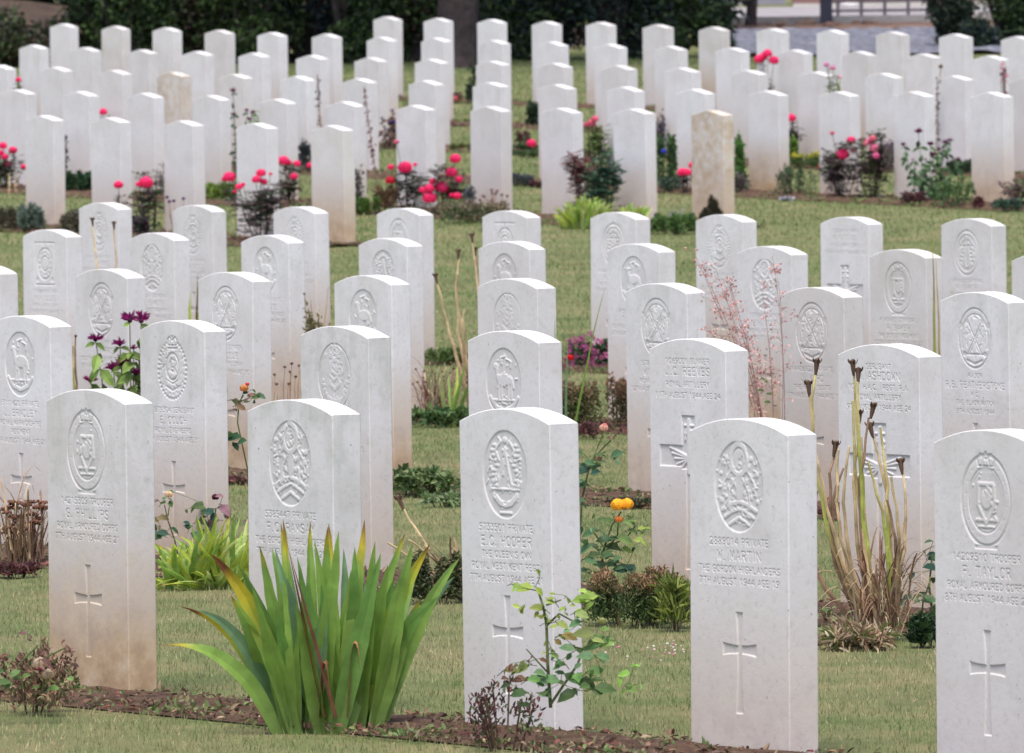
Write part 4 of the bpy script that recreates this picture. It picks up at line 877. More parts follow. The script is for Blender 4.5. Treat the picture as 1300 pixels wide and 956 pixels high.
def airy(name, r, px, off, tips, label, col=(.55, .30, .28)):
    root, x, y = plant(name, r, px, off, label, 'dry flowers'); m = PX(y); sb = MB(); lf = MB(); C = []
    for (tx, ty, bd, dn) in tips:
        P = curve((rnd.uniform(-.02, .02), 0, 0), ((tx-px)*m, rnd.uniform(-.1, .1), ht(x, y, ty)), (bd*m, 0, 0), 16); sb.tube(P, np.linspace(.0022, .0008, 16), 4, (.38, .22, .18))
        for i in range(int(dn*1.0)):
            k = rnd.randint(7, 15); L = rnd.uniform(.02, .085)*(1.2-(k-7)/12); d = np.array([rnd.uniform(-1, 1), rnd.uniform(-.5, .5), rnd.uniform(.1, .9)]); e = P[k]+d*L; sb.tube([P[k], e], .0007, 3, (.42, .22, .2))
            for j in range(rnd.randint(2, 5)): C.append(e+rs.randn(3)*.007)
    n = len(C); lf.leaves(C, rs.randn(n, 3), rs.randn(n, 3), .0115, .008, vary(col, n, .4)); sb.build('stem', DRY, root); lf.build('seed_cluster', LEAF, root)
    lb = MB()
    for qx, qy in ((px+-6, 490), (px-2, 505), (px-12, 500), (px+1, 520), (px-4, 515), (px-10, 486)): lb.leaves([np.array([(qx-px)*m, -.03, ht(x, y, qy)])], [(rnd.uniform(-1, 1), -.3, .1)], [(0, -.6, .7)], [.03], [.018], [G2])
    lb.build('leaf', LEAF, root)
airy('airy_panicle', 'C', 984, -.4, [(884, 322, 10, 34), (912, 345, 8, 34), (898, 352, 14, 26), (930, 372, 6, 30), (970, 372, 8, 22), (948, 420, 0, 24), (905, 425, 10, 18), (985, 330, 10, 22), (925, 352, 10, 26), (992, 362, 8, 14)], 'airy reddish dry seed panicle leaning left across the pale stones')

def balm(name, r, px, off, heads, label, col=(.19, .010, .10), lsz=20, leafcol=(.10, .15, .035), hs=1.):
    root, x, y = plant(name, r, px, off, label, 'bee balm'); m = PX(y); sb = MB(); lf = MB()
    for (tx, ty, br) in heads:
        e = np.array([(tx-px)*m, rnd.uniform(-.05, .05), ht(x, y, ty)]); P = curve(((tx-px)*m*.45, rnd.uniform(-.04, .04), 0), e, n=10); sb.tube(P, np.linspace(.0035, .0022, 10), 5, (.16, .17, .08))
        for k in range(2, 10):
            for s in (-1, 1):
                if rnd.random() < .12: continue
                L = lsz*m*rnd.uniform(.7, 1.15)*(.75 if k > 8 else 1); a = rnd.uniform(0, 3.14) if k % 2 else rnd.uniform(1.2, 2); d = np.array([math.cos(a)*s, math.sin(a)*.6*s, -rnd.uniform(.1, .9)]); q = P[min(k, 9)]+(np.array([0, 0, -.012]) if k == 9 else 0)
                lf.leaves([q], [d], [(rnd.uniform(-.5, .5), -.8, .6)], [L], [L*.5], [np.array(leafcol)*rnd.uniform(.65, 1.5)])
        hb = MB(); n = 34; D = rs.randn(n, 3); D[:, 2] = np.abs(D[:, 2])*.9+.1; D /= np.linalg.norm(D, axis=1)[:, None]; R = br*m
        hb.leaves(e+D*R*.15, D*[1, 1, .8], rs.randn(n, 3), R*(.75+.5*rs.rand(n)), R*.28, vary(col, n, .5)); hb.ball(e, R*.3, (.07, .015, .05), 6, 4); hb.build('flower_head', PETAL, root)
    sb.build('stem', DRY, root); lf.build('foliage', LEAF, root)
balm('bee_balm', 'C', 168, -.5, [(124, 434, 10), (116, 487, 9), (145, 473, 11), (154, 441, 9), (157, 466, 11), (168, 410, 12), (182, 411, 12), (174, 478, 8), (172, 446, 5), (178, 462, 5), (150, 500, 4), (128, 500, 4)], 'magenta bee balm flowers rising behind the leftmost front stone', lsz=27, leafcol=(.14, .21, .05), col=(.28, .015, .15))
balm('bee_balm', '4', 1180, -.35, [(1167, 170, 5.5), (1148, 186, 4), (1182, 186, 5), (1186, 199, 4.5), (1201, 184, 4.5), (1207, 181, 4), (1192, 193, 4), (1216, 205, 3.5), (1176, 205, 2), (1160, 205, 2), (1206, 235, 2), (1170, 225, 1.5), (1196, 240, 1.5)], 'dark purple bee balm standing right of the pink roses in the far plot', leafcol=(.05, .10, .04), lsz=13)
balm('bee_balm', '5', 306, -.2, [(298, 118, 4.5), (315, 143, 3.5), (322, 146, 4), (318, 154, 4), (298, 148, 4), (300, 180, 1.5), (297, 200, 1.5)], 'tall purple-headed stem rising behind the far plot first-row stones', leafcol=(.04, .08, .04), lsz=9)
balm('bee_balm', '3', 497, -.9, [(498, 143, 3, ), (499, 158, 5), (485, 152, 2.5), (494, 168, 4), (504, 170, 3), (490, 178, 2)], 'violet flowers over brownish foliage between far headstone columns', col=(.09, .04, .25), leafcol=(.10, .055, .045), lsz=10)

# --- spikes of seed heads in the far plot
def spike(r, px, off, top, basepx, label, col=(.13, .09, .09)):
    root, x, y = plant('seed_spike', r, px, off, label, 'seed spike'); m = PX(y); h = ht(x, y, top); sb = MB(); P = curve(((basepx-px)*m, 0, 0), (0, 0, h), n=14); sb.tube(P, .0035, 5, (.2, .13, .1)); sb.build('stem', DRY, root)
    hb = MB()
    for i in range(60):
        k = rnd.uniform(4, 13); p = P[int(k)]*(1-k % 1)+P[min(13, int(k)+1)]*(k % 1); hb.ball(p+rs.randn(3)*[.011, .011, .004], rnd.uniform(.005, .010), np.array(col)*rnd.uniform(.7, 1.4), 5, 4)
    hb.build('seed_head', DRY, root)
spike('5', 405, -.3, 97, 412, 'dark seed spike above the cream-sided stone in the far plot')
spike('5', 464, -.3, 112, 482, 'reddish seed spike right of the cream-sided stone', (.22, .09, .09))
spike('3', 1191, -.2, 100, 1192, 'dark dotted seed spike behind the purple bee balm')
spike('5', 84, -.3, 174, 84, 'thin dark seed spike left of the round dark shrub', (.08, .07, .08))

# --- low shrubs and cushions by the near stones
HB = ((.13, .085, .045), (.17, .10, .06), (.085, .10, .035), (.075, .11, .035)); REDB = ((.10, .035, .04), (.15, .06, .05), (.06, .03, .03))
shrub('heather', 'B', 800, -1.5, 728, 150, 'rusty brown and green heather cushion below the yellow rose', ((.07, .11, .035), (.09, .13, .04), (.05, .08, .03)), .015, 9000, (.30, .175, .10), 'heather', 2.6, .4, dy=.2)
shrub('yellow_sedge', 'B', 862, -1.55, 742, 44, 'fine yellow-green sedge tuft at the left edge of the leafy-badge stone', ((.26, .30, .07), (.2, .25, .06), (.10, .15, .04)), .05, 500, None, 'grass tuft', 12, .5, dy=.12)
shrub('low_shrub', 'B', 552, -1.2, 700, 74, 'dark green low cushion between the iris clump and palm-badge stone', ((.06, .085, .03), (.09, .10, .04), (.04, .06, .025)), .014, 3200, (.13, .12, .06), 'shrub', 1.6, .2)
shrub('low_shrub', 'B', 20, -1.5, 722, 60, 'dark maroon low shrub at the left edge under the brown seed heads', REDB, .02, 900)
shrub('low_shrub', 'A', 36, -.9, 822, 130, 'straggling red-brown dying shrub at the bottom left corner', ((.22, .12, .08), (.14, .06, .05), (.30, .22, .13), (.10, .12, .045)), .020, 1000, (.24, .13, .1), 'shrub', 2.4, .4)
rose_spray('withered_rose', 'A', 40, -1.2, [([(30, 880), (24, 850), (50, 825)], .003), ([(55, 885), (60, 840), (85, 828)], .003)], [(30, 810, 10, (.14, .07, .06)), (85, 830, 10, (.2, .1, .08)), (60, 845, 14, (.2, .1, .09)), (20, 860, 14, (.1, .16, .05)), (70, 880, 14, (.12, .2, .05)), (10, 870, 16, G2), (92, 868, 12, G3), (98, 850, 8, RED)],
    [(52, 848, 9, (.62, .48, .36)), (51, 852, 6, (.6, .12, .22)), (62, 862, 8, (.55, .42, .3))], 'withered pale rose heads before the foot of the leftmost front stone')
shrub('geranium', 'C', 540, -1.0, 596, 92, 'low leafy green clump at the foot of the third-row animal badge stone', ((.07, .12, .04), (.11, .17, .06), (.20, .24, .11)), .034, 900, None, 'leafy plant', 1.9, .1)
shrub('low_shrub', 'C', 1050, -.7, 655, 60, 'dark maroon bare bed growth behind the dried iris stalks', REDB, .016, 500)
shrub('low_shrub', 'C', 812, -.9, 640, 60, 'small dark-leaved growth at the foot of a third-row crossed-arms stone', ((.05, .08, .035), (.08, .05, .04)), .02, 500)
shrub('low_shrub', 'C', 298, -.9, 612, 40, 'small dark red growth between the two leftmost second-row stones', REDB, .016, 400)
shrub('bergenia', 'D', 560, -1.1, 520, 84, 'low green leaf clump under reddish stems right of the fourth-row palm stone', ((.05, .10, .035), (.10, .16, .05)), .036, 420, None, 'leafy plant', 1.8, .1)
stalks('dry_stalks', 'D', 552, -.8, [(550+rnd.uniform(-18, 22), rnd.uniform(524, 596), rnd.uniform(470, 510), rnd.uniform(-5, 5), 'p', 'ball') for _ in range(22)], 'reddish bare stems with small seed heads left of the centre stones', 'dry stalks', pod=.006, podcol=(.15, .07, .07), rad=.0028, extras=70)
bl = [(0, 595, 462, .05, 'g'), (4, 582, 468, .05, 'y'), (-4, 560, 470, .1, 'l'), (2, 572, 480, .1, 'g'), (5, 606, 478, .1, 'g')]
strap_clump('grass_tuft', 'D', 572, -1.0, bl, 'few long green blades among the reddish stems', 'grass tuft', .02)
shrub('green_shrub', 'E', 560, -.9, 445, 60, 'mid-green cushion behind the reddish stems', ((.07, .12, .035), (.13, .18, .06)), .022, 900)
shrub('heather', 'D', 745, -1.0, 482, 84, 'green-brown heather cushion below the pink phlox', ((.07, .10, .035), (.11, .12, .045), (.14, .11, .05)), .018, 3000, (.22, .15, .08), 'heather', 2.3, .35)
shrub('heather', 'D', 783, -.7, 470, 34, 'rusty upright heather sprigs right of the green-brown heather', ((.12, .08, .045), (.08, .09, .035)), .018, 1100, (.26, .13, .08), 'heather', 2.3, .6)
shrub('maroon_bed', 'D', 762, -1.35, 537, 80, 'dark maroon low edging at the foot of the heather', REDB, .014, 900)
# pink phlox
root = shrub('phlox', 'E', 748, -.5, 432, 58, 'pink phlox cushion in flower between the fourth-row stones', ((.05, .09, .035), (.04, .07, .03)), .02, 1400, None, 'phlox')
x, y, _ = row_at('E', 748, -.5); m = PX(y)
for i in range(46):
    qx = 748+rnd.uniform(-30, 26); qy = rnd.uniform(424, 470); fb = MB(); c = np.array([(qx-748)*m, -.14+rnd.uniform(-.06, .05), ht(x, y, qy)]); n = 14; D = rs.randn(n, 3); D[:, 1] -= .5; D[:, 2] += .4
    fb.leaves(c+rs.randn(n, 3)*.006, D, rs.randn(n, 3), .013, .011, vary((.50, .14, .30), n, .4)); fb.build('flower', PETAL, root)
rose_spray('red_rose', 'E', 726, -1.2, [([(724, 520), (722, 480), (724, 460)], .003)], [(722, 475, 10, G2), (728, 480, 9, G2)], [(724, 457, 4.5, (.75, .015, .03))], 'single small scarlet bloom left of the pink phlox')
strap_clump('grass_tuft', 'C', 714, -.3, [(0, 772, 368, .06, 'g'), (-2, 706, 408, -.02, 'g'), (1, 722, 430, .03, 'b')], 'one long arching green blade right of the centre stones', 'grass tuft', .011)
shrub('olive_shrub', 'D', 405, -.5, 384, 44, 'olive green cushion between crowned wreath stone and animal stone', ((.12, .12, .045), (.09, .10, .04)), .02, 900, (.2, .17, .08))
stalks('seedhead_stalks', 'D', 398, -.5, [(396, 389, 376, 0, 'n', 'ball'), (404, 418, 368, 0, 'n', 0), (400, 396, 384, 0, 'n', 0)], 'few thin dark stems over the olive cushion', 'dry stalks', rad=.0025, pod=.006)
strap_clump('grass_tuft', 'D', 246, -.2, [(0, 243, 372, 0, 'y'), (2, 250, 366, .02, 'l'), (-2, 240, 380, 0, 'y'), (3, 254, 385, 0, 'y'), (1, 252, 350, 0, 'n')], 'narrow yellow-green blades between two left-hand stones', 'grass tuft', .016)
stalks('spent_stem', 'C', 95, -.2, [(96, 95, 442, 0, 'g', 0), (97, 99, 430, 0, 'n', 'ball')], 'single spent stem right of the leftmost second-row stone', 'dry stalks', rad=.006, pod=.007)
strap_clump('grass_tuft', 'D', 1190, -.2, [(0, 1187, 296, 0, 's1'), (2, 1190, 322, 0, 's'), (0, 1185, 372, 0, 'y')], 'narrow yellowing blades left of the fifth-row shield stone', 'grass tuft', .011)
shrub('leafy_tuft', 'C', 560, -1.6, 632, 60, 'pale green seedlings along the bed edge between centre and monogram stones', ((.12, .18, .07), (.18, .23, .12)), .03, 260, None, 'seedlings', 2.4, .2)
shrub('dark_shrub', 'B', 1175, -1.5, 790, 34, 'dark green low leaves at the right edge of the dried iris stalks', (DG, G1), .03, 500)
shrub('low_shrub', 'A', 640, -.6, 866, 110, 'dark maroon low growth along the foot of the palm-badge stone', REDB+((.07, .10, .04),), .016, 420, None, 'shrub', 2.4, .5)
shrub('straw_mulch', 'B', 1090, -1.7, 806, 110, 'flattened straw-coloured dead leaves around the dried iris stalks', ((.40, .30, .2), (.30, .2, .13), (.46, .38, .27), (.13, .16, .05)), .05, 1000, None, 'dead leaves', 9, -.02, stems=False, dy=.22)

# --- far plot planting
GRB = ((.10, .14, .11), (.13, .17, .13)); BRN = ((.12, .10, .07), (.10, .085, .06), (.09, .10, .06)); DK = ((.02, .04, .02), (.035, .06, .03)); LG = ((.13, .20, .05), (.18, .25, .07))
BRZ = ((.12, .08, .085), (.17, .13, .135), (.10, .13, .085)); DKR = ((.10, .035, .04), (.06, .03, .03)); MIX = ((.06, .10, .045), (.085, .12, .055), (.11, .06, .055))
shrub('grey_shrub', '6', 40, -.9, 262, 44, 'grey-green cushion before the leftmost far plot stone', GRB, .03, 1100)
shrub('brown_cushion', '6', 10, -1.0, 264, 40, 'brown low cushion at the left edge of the far plot bed', BRN, .024, 1100)
shrub('brown_cushion', '6', 84, -1.0, 268, 40, 'brown low cushion just right of the grey-green one', BRN, .024, 1000)
shrub('brown_cushion', '6', 122, -1.0, 270, 40, 'brown low cushion behind the leftmost fifth-row stone', BRN, .024, 900)
rose_bush('rose_bush', '5', 8, -.8, 190, 44, 'pink rose bush at the far left edge', MIX, [(5, 187, 6), (18, 193, 6), (8, 201, 5), (11, 210, 5, (.8, .12, .3)), (31, 214, 4), (2, 196, 5)], .05, 1.)
stalks('pale_stakes', '5', 14, -1.2, [(12, 12, 222, 0, 's', 0), (20, 20, 218, 0, 's', 0)], 'two pale bare stems under the far left roses', 'dry stalks', rad=.007)
shrub('round_shrub', '5', 103, -.5, 219, 40, 'round dark green shrub between the two leftmost far plot stones', ((.025, .06, .025), (.04, .09, .035)), .03, 1500)
rose_bush('rose_bush', '6', 153, -.3, 236, 18, 'slim pink rose left of the dark fuller rose', BRZ, [(152, 237, 6.5)], .04, .6)
rose_bush('rose_bush', '6', 192, -.2, 214, 46, 'pink rose bush before the second and third far plot stones', MIX+BRZ, [(187, 234, 9.5), (177, 236, 4)], .05, .9)
stalks('seedhead_stalks', '6', 222, -.5, [(222, 212, 252, 0, 'n', 'ball'), (224, 221, 257, 0, 'n', 'ball'), (228, 234, 255, 0, 'n', 'ball'), (220, 216, 258, 0, 'n', 'ball')], 'few tiny purple heads before the third far plot stone', 'flowers', pod=.013, podcol=(.09, .03, .10), rad=.003)
shrub('dark_tuft', '6', 178, -.8, 275, 20, 'small dark tuft behind the leftmost fifth-row stone', ((.03, .05, .045), (.06, .02, .04)), .03, 300)
shrub('lime_shrub', '5', 284, -.6, 232, 46, 'lime green bushy shrub in the far plot left half', ((.20, .28, .05), (.12, .2, .04)), .03, 1000)
rose_bush('rose_bush', '5', 292, -.7, 222, 20, 'pink rose over the lime green shrub', LG, [(292, 227, 8.5), (287, 229, 5)], .04, .3)
rose_bush('rose_bush', '6', 330, -.4, 228, 66, 'dark bronze-leaved rose bush with pink blooms, left of the cream-sided stone', BRZ, [(333, 222, 6.5), (327, 230, 6), (336, 233, 5), (305, 239, 5), (310, 236, 3), (345, 223, 2.5), (300, 245, 3)], .05, 1.5)
rose_bush('rose_bush', '5', 372, -.9, 206, 48, 'pink rose bush tucked behind the cream-sided stone', MIX, [(361, 206, 7.5), (378, 210, 5), (374, 226, 5.5), (368, 208, 4)], .045, 1.)
shrub('violet_shrub', '4', 388, -.5, 176, 16, 'narrow slate-dark shrub behind the cream-sided stone', ((.06, .06, .09), (.04, .06, .05)), .03, 500)
rose_bush('rose_bush', '4', 396, -.8, 205, 12, 'small pink bloom at the left edge of the cream-sided stone', MIX, [(394, 212, 4.5)], .04, .4)
shrub('lime_shrub', '4', 331, -.5, 134, 16, 'narrow lime green foliage deep in the far plot', ((.17, .30, .05), (.2, .33, .07)), .03, 400)
shrub('green_shrub', '5', 464, -1.3, 252, 40, 'bright green low clump right of the cream-sided stone', ((.10, .18, .035), (.07, .13, .03)), .03, 1000)
shrub('brown_tuft', '5', 494, -.7, 236, 34, 'rusty brown tuft left of the pink rose pair', ((.20, .12, .07), (.14, .09, .05)), .05, 300, None, 'dry tuft', 5, .6)
shrub('dark_tuft', '5', 452, -.2, 208, 16, 'sparse dark sprigs between cream-sided stone and its neighbour', ((.07, .06, .06), (.05, .06, .04)), .03, 160)
rose_bush('rose_bush', '5', 518, -.4, 210, 46, 'pink rose bush before the seventh stone of the far second row', ((.05, .055, .04), (.07, .06, .06)), [(515, 215, 9.5), (497, 214, 4.5), (496, 231, 6.5, (.75, .03, .07)), (528, 211, 3), (505, 182, 3.5, (.8, .2, .35))], .05, 1.1)
rose_bush('rose_bush', '5', 562, -.9, 214, 62, 'bushy pink rose with the most blooms, left of the centre column', MIX+BRZ, [(579, 204, 7.5), (574, 221, 8), (583, 230, 5.5), (562, 240, 9.5), (546, 241, 7), (550, 232, 5), (546, 253, 9.5), (537, 243, 5), (581, 251, 5.5), (574, 250, 4)], .05, 1.1)
shrub('green_shrub', '5', 600, -1.5, 258, 120, 'low mixed green and tan growth along the centre far bed', ((.07, .11, .045), (.16, .13, .08), (.06, .09, .04)), .03, 1500, (.2, .15, .1))
stalks('seedhead_stalks', '5', 625, -.6, [(rnd.uniform(605, 645), rnd.uniform(602, 648), rnd.uniform(243, 262), 0, 'n', 'ball') for _ in range(12)], 'thin brown sprigs against the foot of the centre far stone', 'dry stalks', pod=.012, podcol=(.18, .09, .08), rad=.003)
shrub('grey_tuft', '5', 596, -.3, 236, 14, 'small grey-violet tuft left of the centre far stone', ((.14, .14, .2), (.09, .12, .08)), .03, 250)
shrub('dark_tuft', '3', 585, -.6, 186, 34, 'olive tuft left of the centre far column', ((.07, .09, .03), (.13, .15, .04)), .03, 500)
rose_bush('rose_bush', '2', 586, -.8, 160, 26, 'dark rose with a pale pink bloom left of the centre far column', DKR, [(590, 168, 5, (.85, .4, .45)), (585, 165, 3, (.5, .05, .2))], .04, .8)
rose_bush('rose_bush', '1', 580, -.7, 116, 22, 'small salmon-pink rose beside the third rearmost stone', DKR, [(578, 127, 5, (.75, .2, .2)), (572, 122, 3, (.8, .3, .35))], .04, .7)
shrub('dark_shrub', '1', 600, -.6, 105, 16, 'dark little shrub between rearmost stones near the trunk', DK, .04, 300)
rose_bush('rose_bush', '3', 672, -.8, 182, 40, 'low rose with one pink bloom right of the centre far column', ((.05, .09, .035), (.08, .12, .05)), [(675, 184, 6.5)], .045, 1.)
shrub('green_shrub', '3', 668, -1.3, 194, 40, 'green cushion under the single pink bloom', ((.06, .10, .04), (.09, .13, .05)), .03, 700)
shrub('violet_shrub', '4', 664, -1.0, 224, 34, 'grey-violet low shrub right of the centre far column', ((.10, .10, .14), (.06, .08, .05)), .03, 700)
shrub('maroon_tuft', '4', 684, -1.1, 236, 20, 'maroon low tuft beside the grey-violet shrub', DKR, .03, 350)
shrub('dark_shrub', '2', 678, -.4, 130, 20, 'dark green shrub behind the pink bloom, right of the centre column', DK, .035, 600)
shrub('maroon_tuft', '3', 664, .5, 168, 16, 'tiny maroon tuft on the far lawn right of the centre column', DKR, .03, 200)
shrub('dark_shrub', '2', 600, 0, 62, 10, 'dark tuft by the foot of the big tree', DK, .04, 120)
rose_bush('bronze_bush', '5', 744, -.45, 176, 44, 'bronze-red leaved bush beside the white far stone', ((.22, .085, .085), (.17, .07, .07), (.13, .085, .065)), [], .04, 1.5, cat='bush', bare=.05)
rose_bush('rose_bush', '5', 766, -.55, 190, 50, 'blue-green leaved rose bush touching the bronze bush', ((.05, .12, .085), (.07, .15, .09), (.10, .14, .085)), [], .05, 1.5, bare=.03)
rose_bush('rose_bush', '4', 757, -.3, 150, 34, 'green rose bush with pale pink blooms above the bronze bush', ((.09, .15, .04), (.13, .19, .05)), [(752, 158, 5.5, (.85, .22, .33)), (756, 153, 5, (.85, .2, .32)), (745, 160, 4.5, (.85, .25, .38))], .045, 1.3)
shrub('green_shrub', '5', 858, -1.5, 274, 64, 'deep green low edging left of the tan-stained stone', ((.06, .12, .035), (.10, .17, .045)), .03, 1400)
shrub('violet_tuft', '5', 858, -1.3, 268, 24, 'pale violet flecks above the deep green edging', ((.3, .28, .42), (.1, .14, .07)), .02, 160)
shrub('green_shrub', '4', 848, -.6, 160, 26, 'tall green shrub between two far plot stones right of centre', ((.06, .13, .035), (.05, .09, .035)), .03, 1000)
shrub('violet_shrub', '3', 840, -.2, 140, 16, 'grey-violet plume above the tall green shrub', ((.13, .11, .17), (.08, .08, .09)), .03, 300)
shrub('teal_shrub', '4', 850, -.9, 226, 34, 'sparse blue-green low shrub left of the tan-stained stone', ((.06, .10, .08), (.09, .13, .08)), .03, 380)
rose_spray('blue_flower', '4', 843, -.7, [([(843, 240), (843, 196)], .003)], [(840, 205, 6, G2)], [(843, 194, 3.2, (.06, .09, .6))], 'single small blue bloom left of the tan-stained stone')
rose_bush('rose_bush', '4', 872, -.9, 214, 16, 'bright pink rose touching the left edge of the tan-stained stone', ((.05, .02, .03),), [(866, 221, 6.5), (873, 221, 6), (879, 212, 5)], .035, .35)
shrub('conical_shrub', '5', 904, -.5, 244, 40, 'dark olive conical dwarf conifer before the tan-stained stone', ((.055, .05, .025), (.04, .04, .02)), .018, 3400, None, 'dwarf conifer', 2.2, .5, cone=True)
shrub('green_shrub', '4', 941, -.4, 166, 22, 'bright green shrub right of the tan-stained stone', ((.09, .20, .04), (.06, .15, .035)), .03, 900)
shrub('dark_shrub', '4', 940, -.6, 222, 20, 'dark low twigs under the bright green shrub', BRZ, .03, 300)
rose_bush('rose_bush', '2', 975, -.4, 74, 22, 'vivid pink rose standing high among the rear right stones', ((.05, .07, .04), (.07, .06, .04)), [(965, 77, 7), (975, 70, 6.5), (983, 79, 7), (970, 74, 6)], .04, .8)
rose_bush('rose_bush', '3', 1062, -.3, 86, 20, 'pale pink small rose over light green foliage at rear right', LG, [(1050, 84, 4, (.8, .4, .6)), (1058, 88, 4, (.8, .35, .55)), (1067, 100, 3, (.85, .5, .6))], .04, .5)
shrub('lime_shrub', '3', 1067, -.4, 92, 10, 'narrow lime foliage right of the pale pink rear rose', ((.2, .28, .06),), .03, 200)
rose_bush('rose_bush', '3', 1009, -.3, 148, 14, 'single vivid pink rose on dark stems right of the tall far stone', ((.03, .04, .03), (.05, .04, .04)), [(1005, 152, 6.5)], .04, .8)
shrub('lime_shrub', '3', 1008, -.7, 172, 14, 'lime foliage under the single vivid pink rose', ((.17, .27, .05), (.13, .22, .04)), .03, 400)
shrub('yellow_flowers', '3', 1024, -.9, 194, 44, 'yellow-flowered green cushion right of the tall far stone', ((.07, .12, .04), (.1, .16, .05)), .024, 1100, (.50, .44, .05), 'yellow flowers')
rose_spray('red_flower', '3', 1042, -1.1, [([(1042, 225), (1042, 214)], .003)], [(1040, 220, 5, G2)], [(1042, 213, 3.6, (.75, .04, .03))], 'tiny scarlet bloom right of the yellow cushion')
shrub('feathery_shrub', '4', 1010, -.5, 208, 52, 'feathery dark green plant at the foot of the tall far stone', ((.05, .09, .045), (.07, .12, .055)), .03, 700, None, 'leafy plant', 4, .5)
shrub('white_alyssum', '4', 1000, -1.2, 254, 26, 'tiny white and lilac flowers at the bed edge, far right', ((.6, .58, .65), (.3, .3, .4), (.08, .12, .05)), .02, 260, None, 'small flowers', 1.3, .1, stems=False)
rose_bush('rose_bush', '4', 1072, -.5, 176, 52, 'bronze-leaved rose bush with vivid pink blooms, far right bed', BRZ+((.07, .035, .04),), [(1070, 198, 9), (1081, 180, 6), (1083, 193, 5, (.8, .15, .3)), (1057, 171, 3, (.75, .1, .2)), (1092, 256, 3)], .045, 1.8, bare=.05)
rose_bush('rose_bush', '4', 1106, -.4, 168, 42, 'pale pink rose bush between the vivid pink rose and purple flowers', BRZ+((.06, .07, .04), (.10, .07, .05)), [(1104, 182, 5.5, (.85, .22, .38)), (1110, 190, 7, (.85, .28, .42)), (1112, 200, 5, (.8, .18, .4)), (1100, 184, 4, (.85, .3, .4)), (1108, 178, 5, (.85, .25, .35))], .045, 1.7, bare=.05)
shrub('heather', '3', 1130, -.9, 172, 28, 'mauve-brown heather behind the pale pink rose bush', ((.12, .08, .09), (.09, .08, .06)), .02, 1200, (.2, .14, .2), 'heather', 3, .7)
shrub('round_shrub', '3', 1219, -.8, 205, 44, 'round dark shrub behind the purple bee balm', ((.035, .06, .035), (.06, .06, .05), (.05, .1, .03)), .026, 1400)
shrub('maroon_tuft', '4', 1160, -.9, 246, 40, 'maroon low growth at the foot of the purple bee balm', DKR, .026, 600)
shrub('cone_shrub', '4', 1243, -.9, 250, 13, 'tiny dark red cone-shaped bush at the foot of the far right stone', ((.12, .04, .04), (.09, .03, .035)), .014, 1500, None, 'shrub', 1.6, .2)
rose_bush('rose_bush', '4', 1296, -.6, 226, 42, 'dark bronze bush at the right edge of the far plot', BRZ+DKR, [], .045, 1.6, cat='bush', bare=.03)
shrub('teal_shrub', '4', 1278, -1.1, 254, 36, 'blue-green low growth at the right edge of the far plot', ((.05, .09, .06),), .03, 400)
shrub('green_shrub', '4', 1208, -.9, 226, 60, 'green filler foliage beside the purple bee balm', ((.05, .11, .035), (.09, .15, .05)), .03, 420)
shrub('pink_shrub', '2', 1274, -.2, 56, 10, 'tiny pink-flowered sprig at rear right', ((.5, .1, .18), (.06, .05, .05)), .04, 60)
stalks('dark_sprig', '3', 1196, .6, [(1196, 1195, 86, 0, 'n', 'ball')], 'lone dark sprig among the rear right stones', 'dry stalks', pod=.02, rad=.006)
rose_bush('rose_bush', '4', 26, -.2, 100, 14, 'tiny pink bloom at the left edge among far stones', MIX, [(25, 103, 4)], .04, .4)
rose_bush('rose_bush', '4', 131, -.2, 136, 10, 'lone pink bloom between two far stones at left', MIX, [(132, 144, 5.5)], .04, .3)
rose_bush('rose_bush', '5', 204, -.4, 206, 20, 'thin brown rose twigs left of the third far plot stone', BRZ, [(212, 232, 2)], .04, .6)

# ------------------------------------------------------------------ background
def at_ground(px, Yd): return (px-650)/F*Yd
def bush(x, y, w, h, label, cols, n=5200, leaf=.085, name='bush', cat='bush', low=0.):
    root = empty(name, (x, y, gz(y))); tag(root, label, cat)
    L = [(rnd.uniform(-.7, .7)*w, rnd.uniform(-.5, .5)*w*.8, rnd.uniform(.08, .88)*h) for _ in range(22)]; C = []
    for i in range(n):
        lx, ly, lz = rnd.choice(L); v = rs.randn(3); v /= np.linalg.norm(v); rr = w*.42*rnd.random()**.35; p = np.array([lx, ly, lz])+v*rr*np.array([1, 1, min(1.2, h/w*.6)])
        p[2] = max(.01+low, p[2]); C.append(p)
    c = np.array(cols)[rs.randint(0, len(cols), n)]*(.5+1.0*rs.rand(n, 1)); mb = MB(); mb.leaves(C, rs.randn(n, 3), rs.randn(n, 3)+[0, 0, .8], leaf*(.6+.8*rs.rand(n)), leaf*.5, c); mb.build('foliage', LEAF, root)
    sb = MB()
    for lx, ly, lz in L: sb.tube(curve((lx*.2, ly*.2, -.05), (lx, ly, lz), n=6), np.linspace(.05, .012, 6), 6, (.06, .045, .035))
    sb.build('branch', M_BARK, root); return root
GD = ((.018, .036, .018), (.030, .052, .024)); GM = ((.045, .08, .027), (.068, .11, .033), (.03, .05, .02)); GB = ((.024, .040, .042), (.02, .032, .036)); GR = ((.05, .035, .028), (.03, .035, .018), (.06, .045, .03))
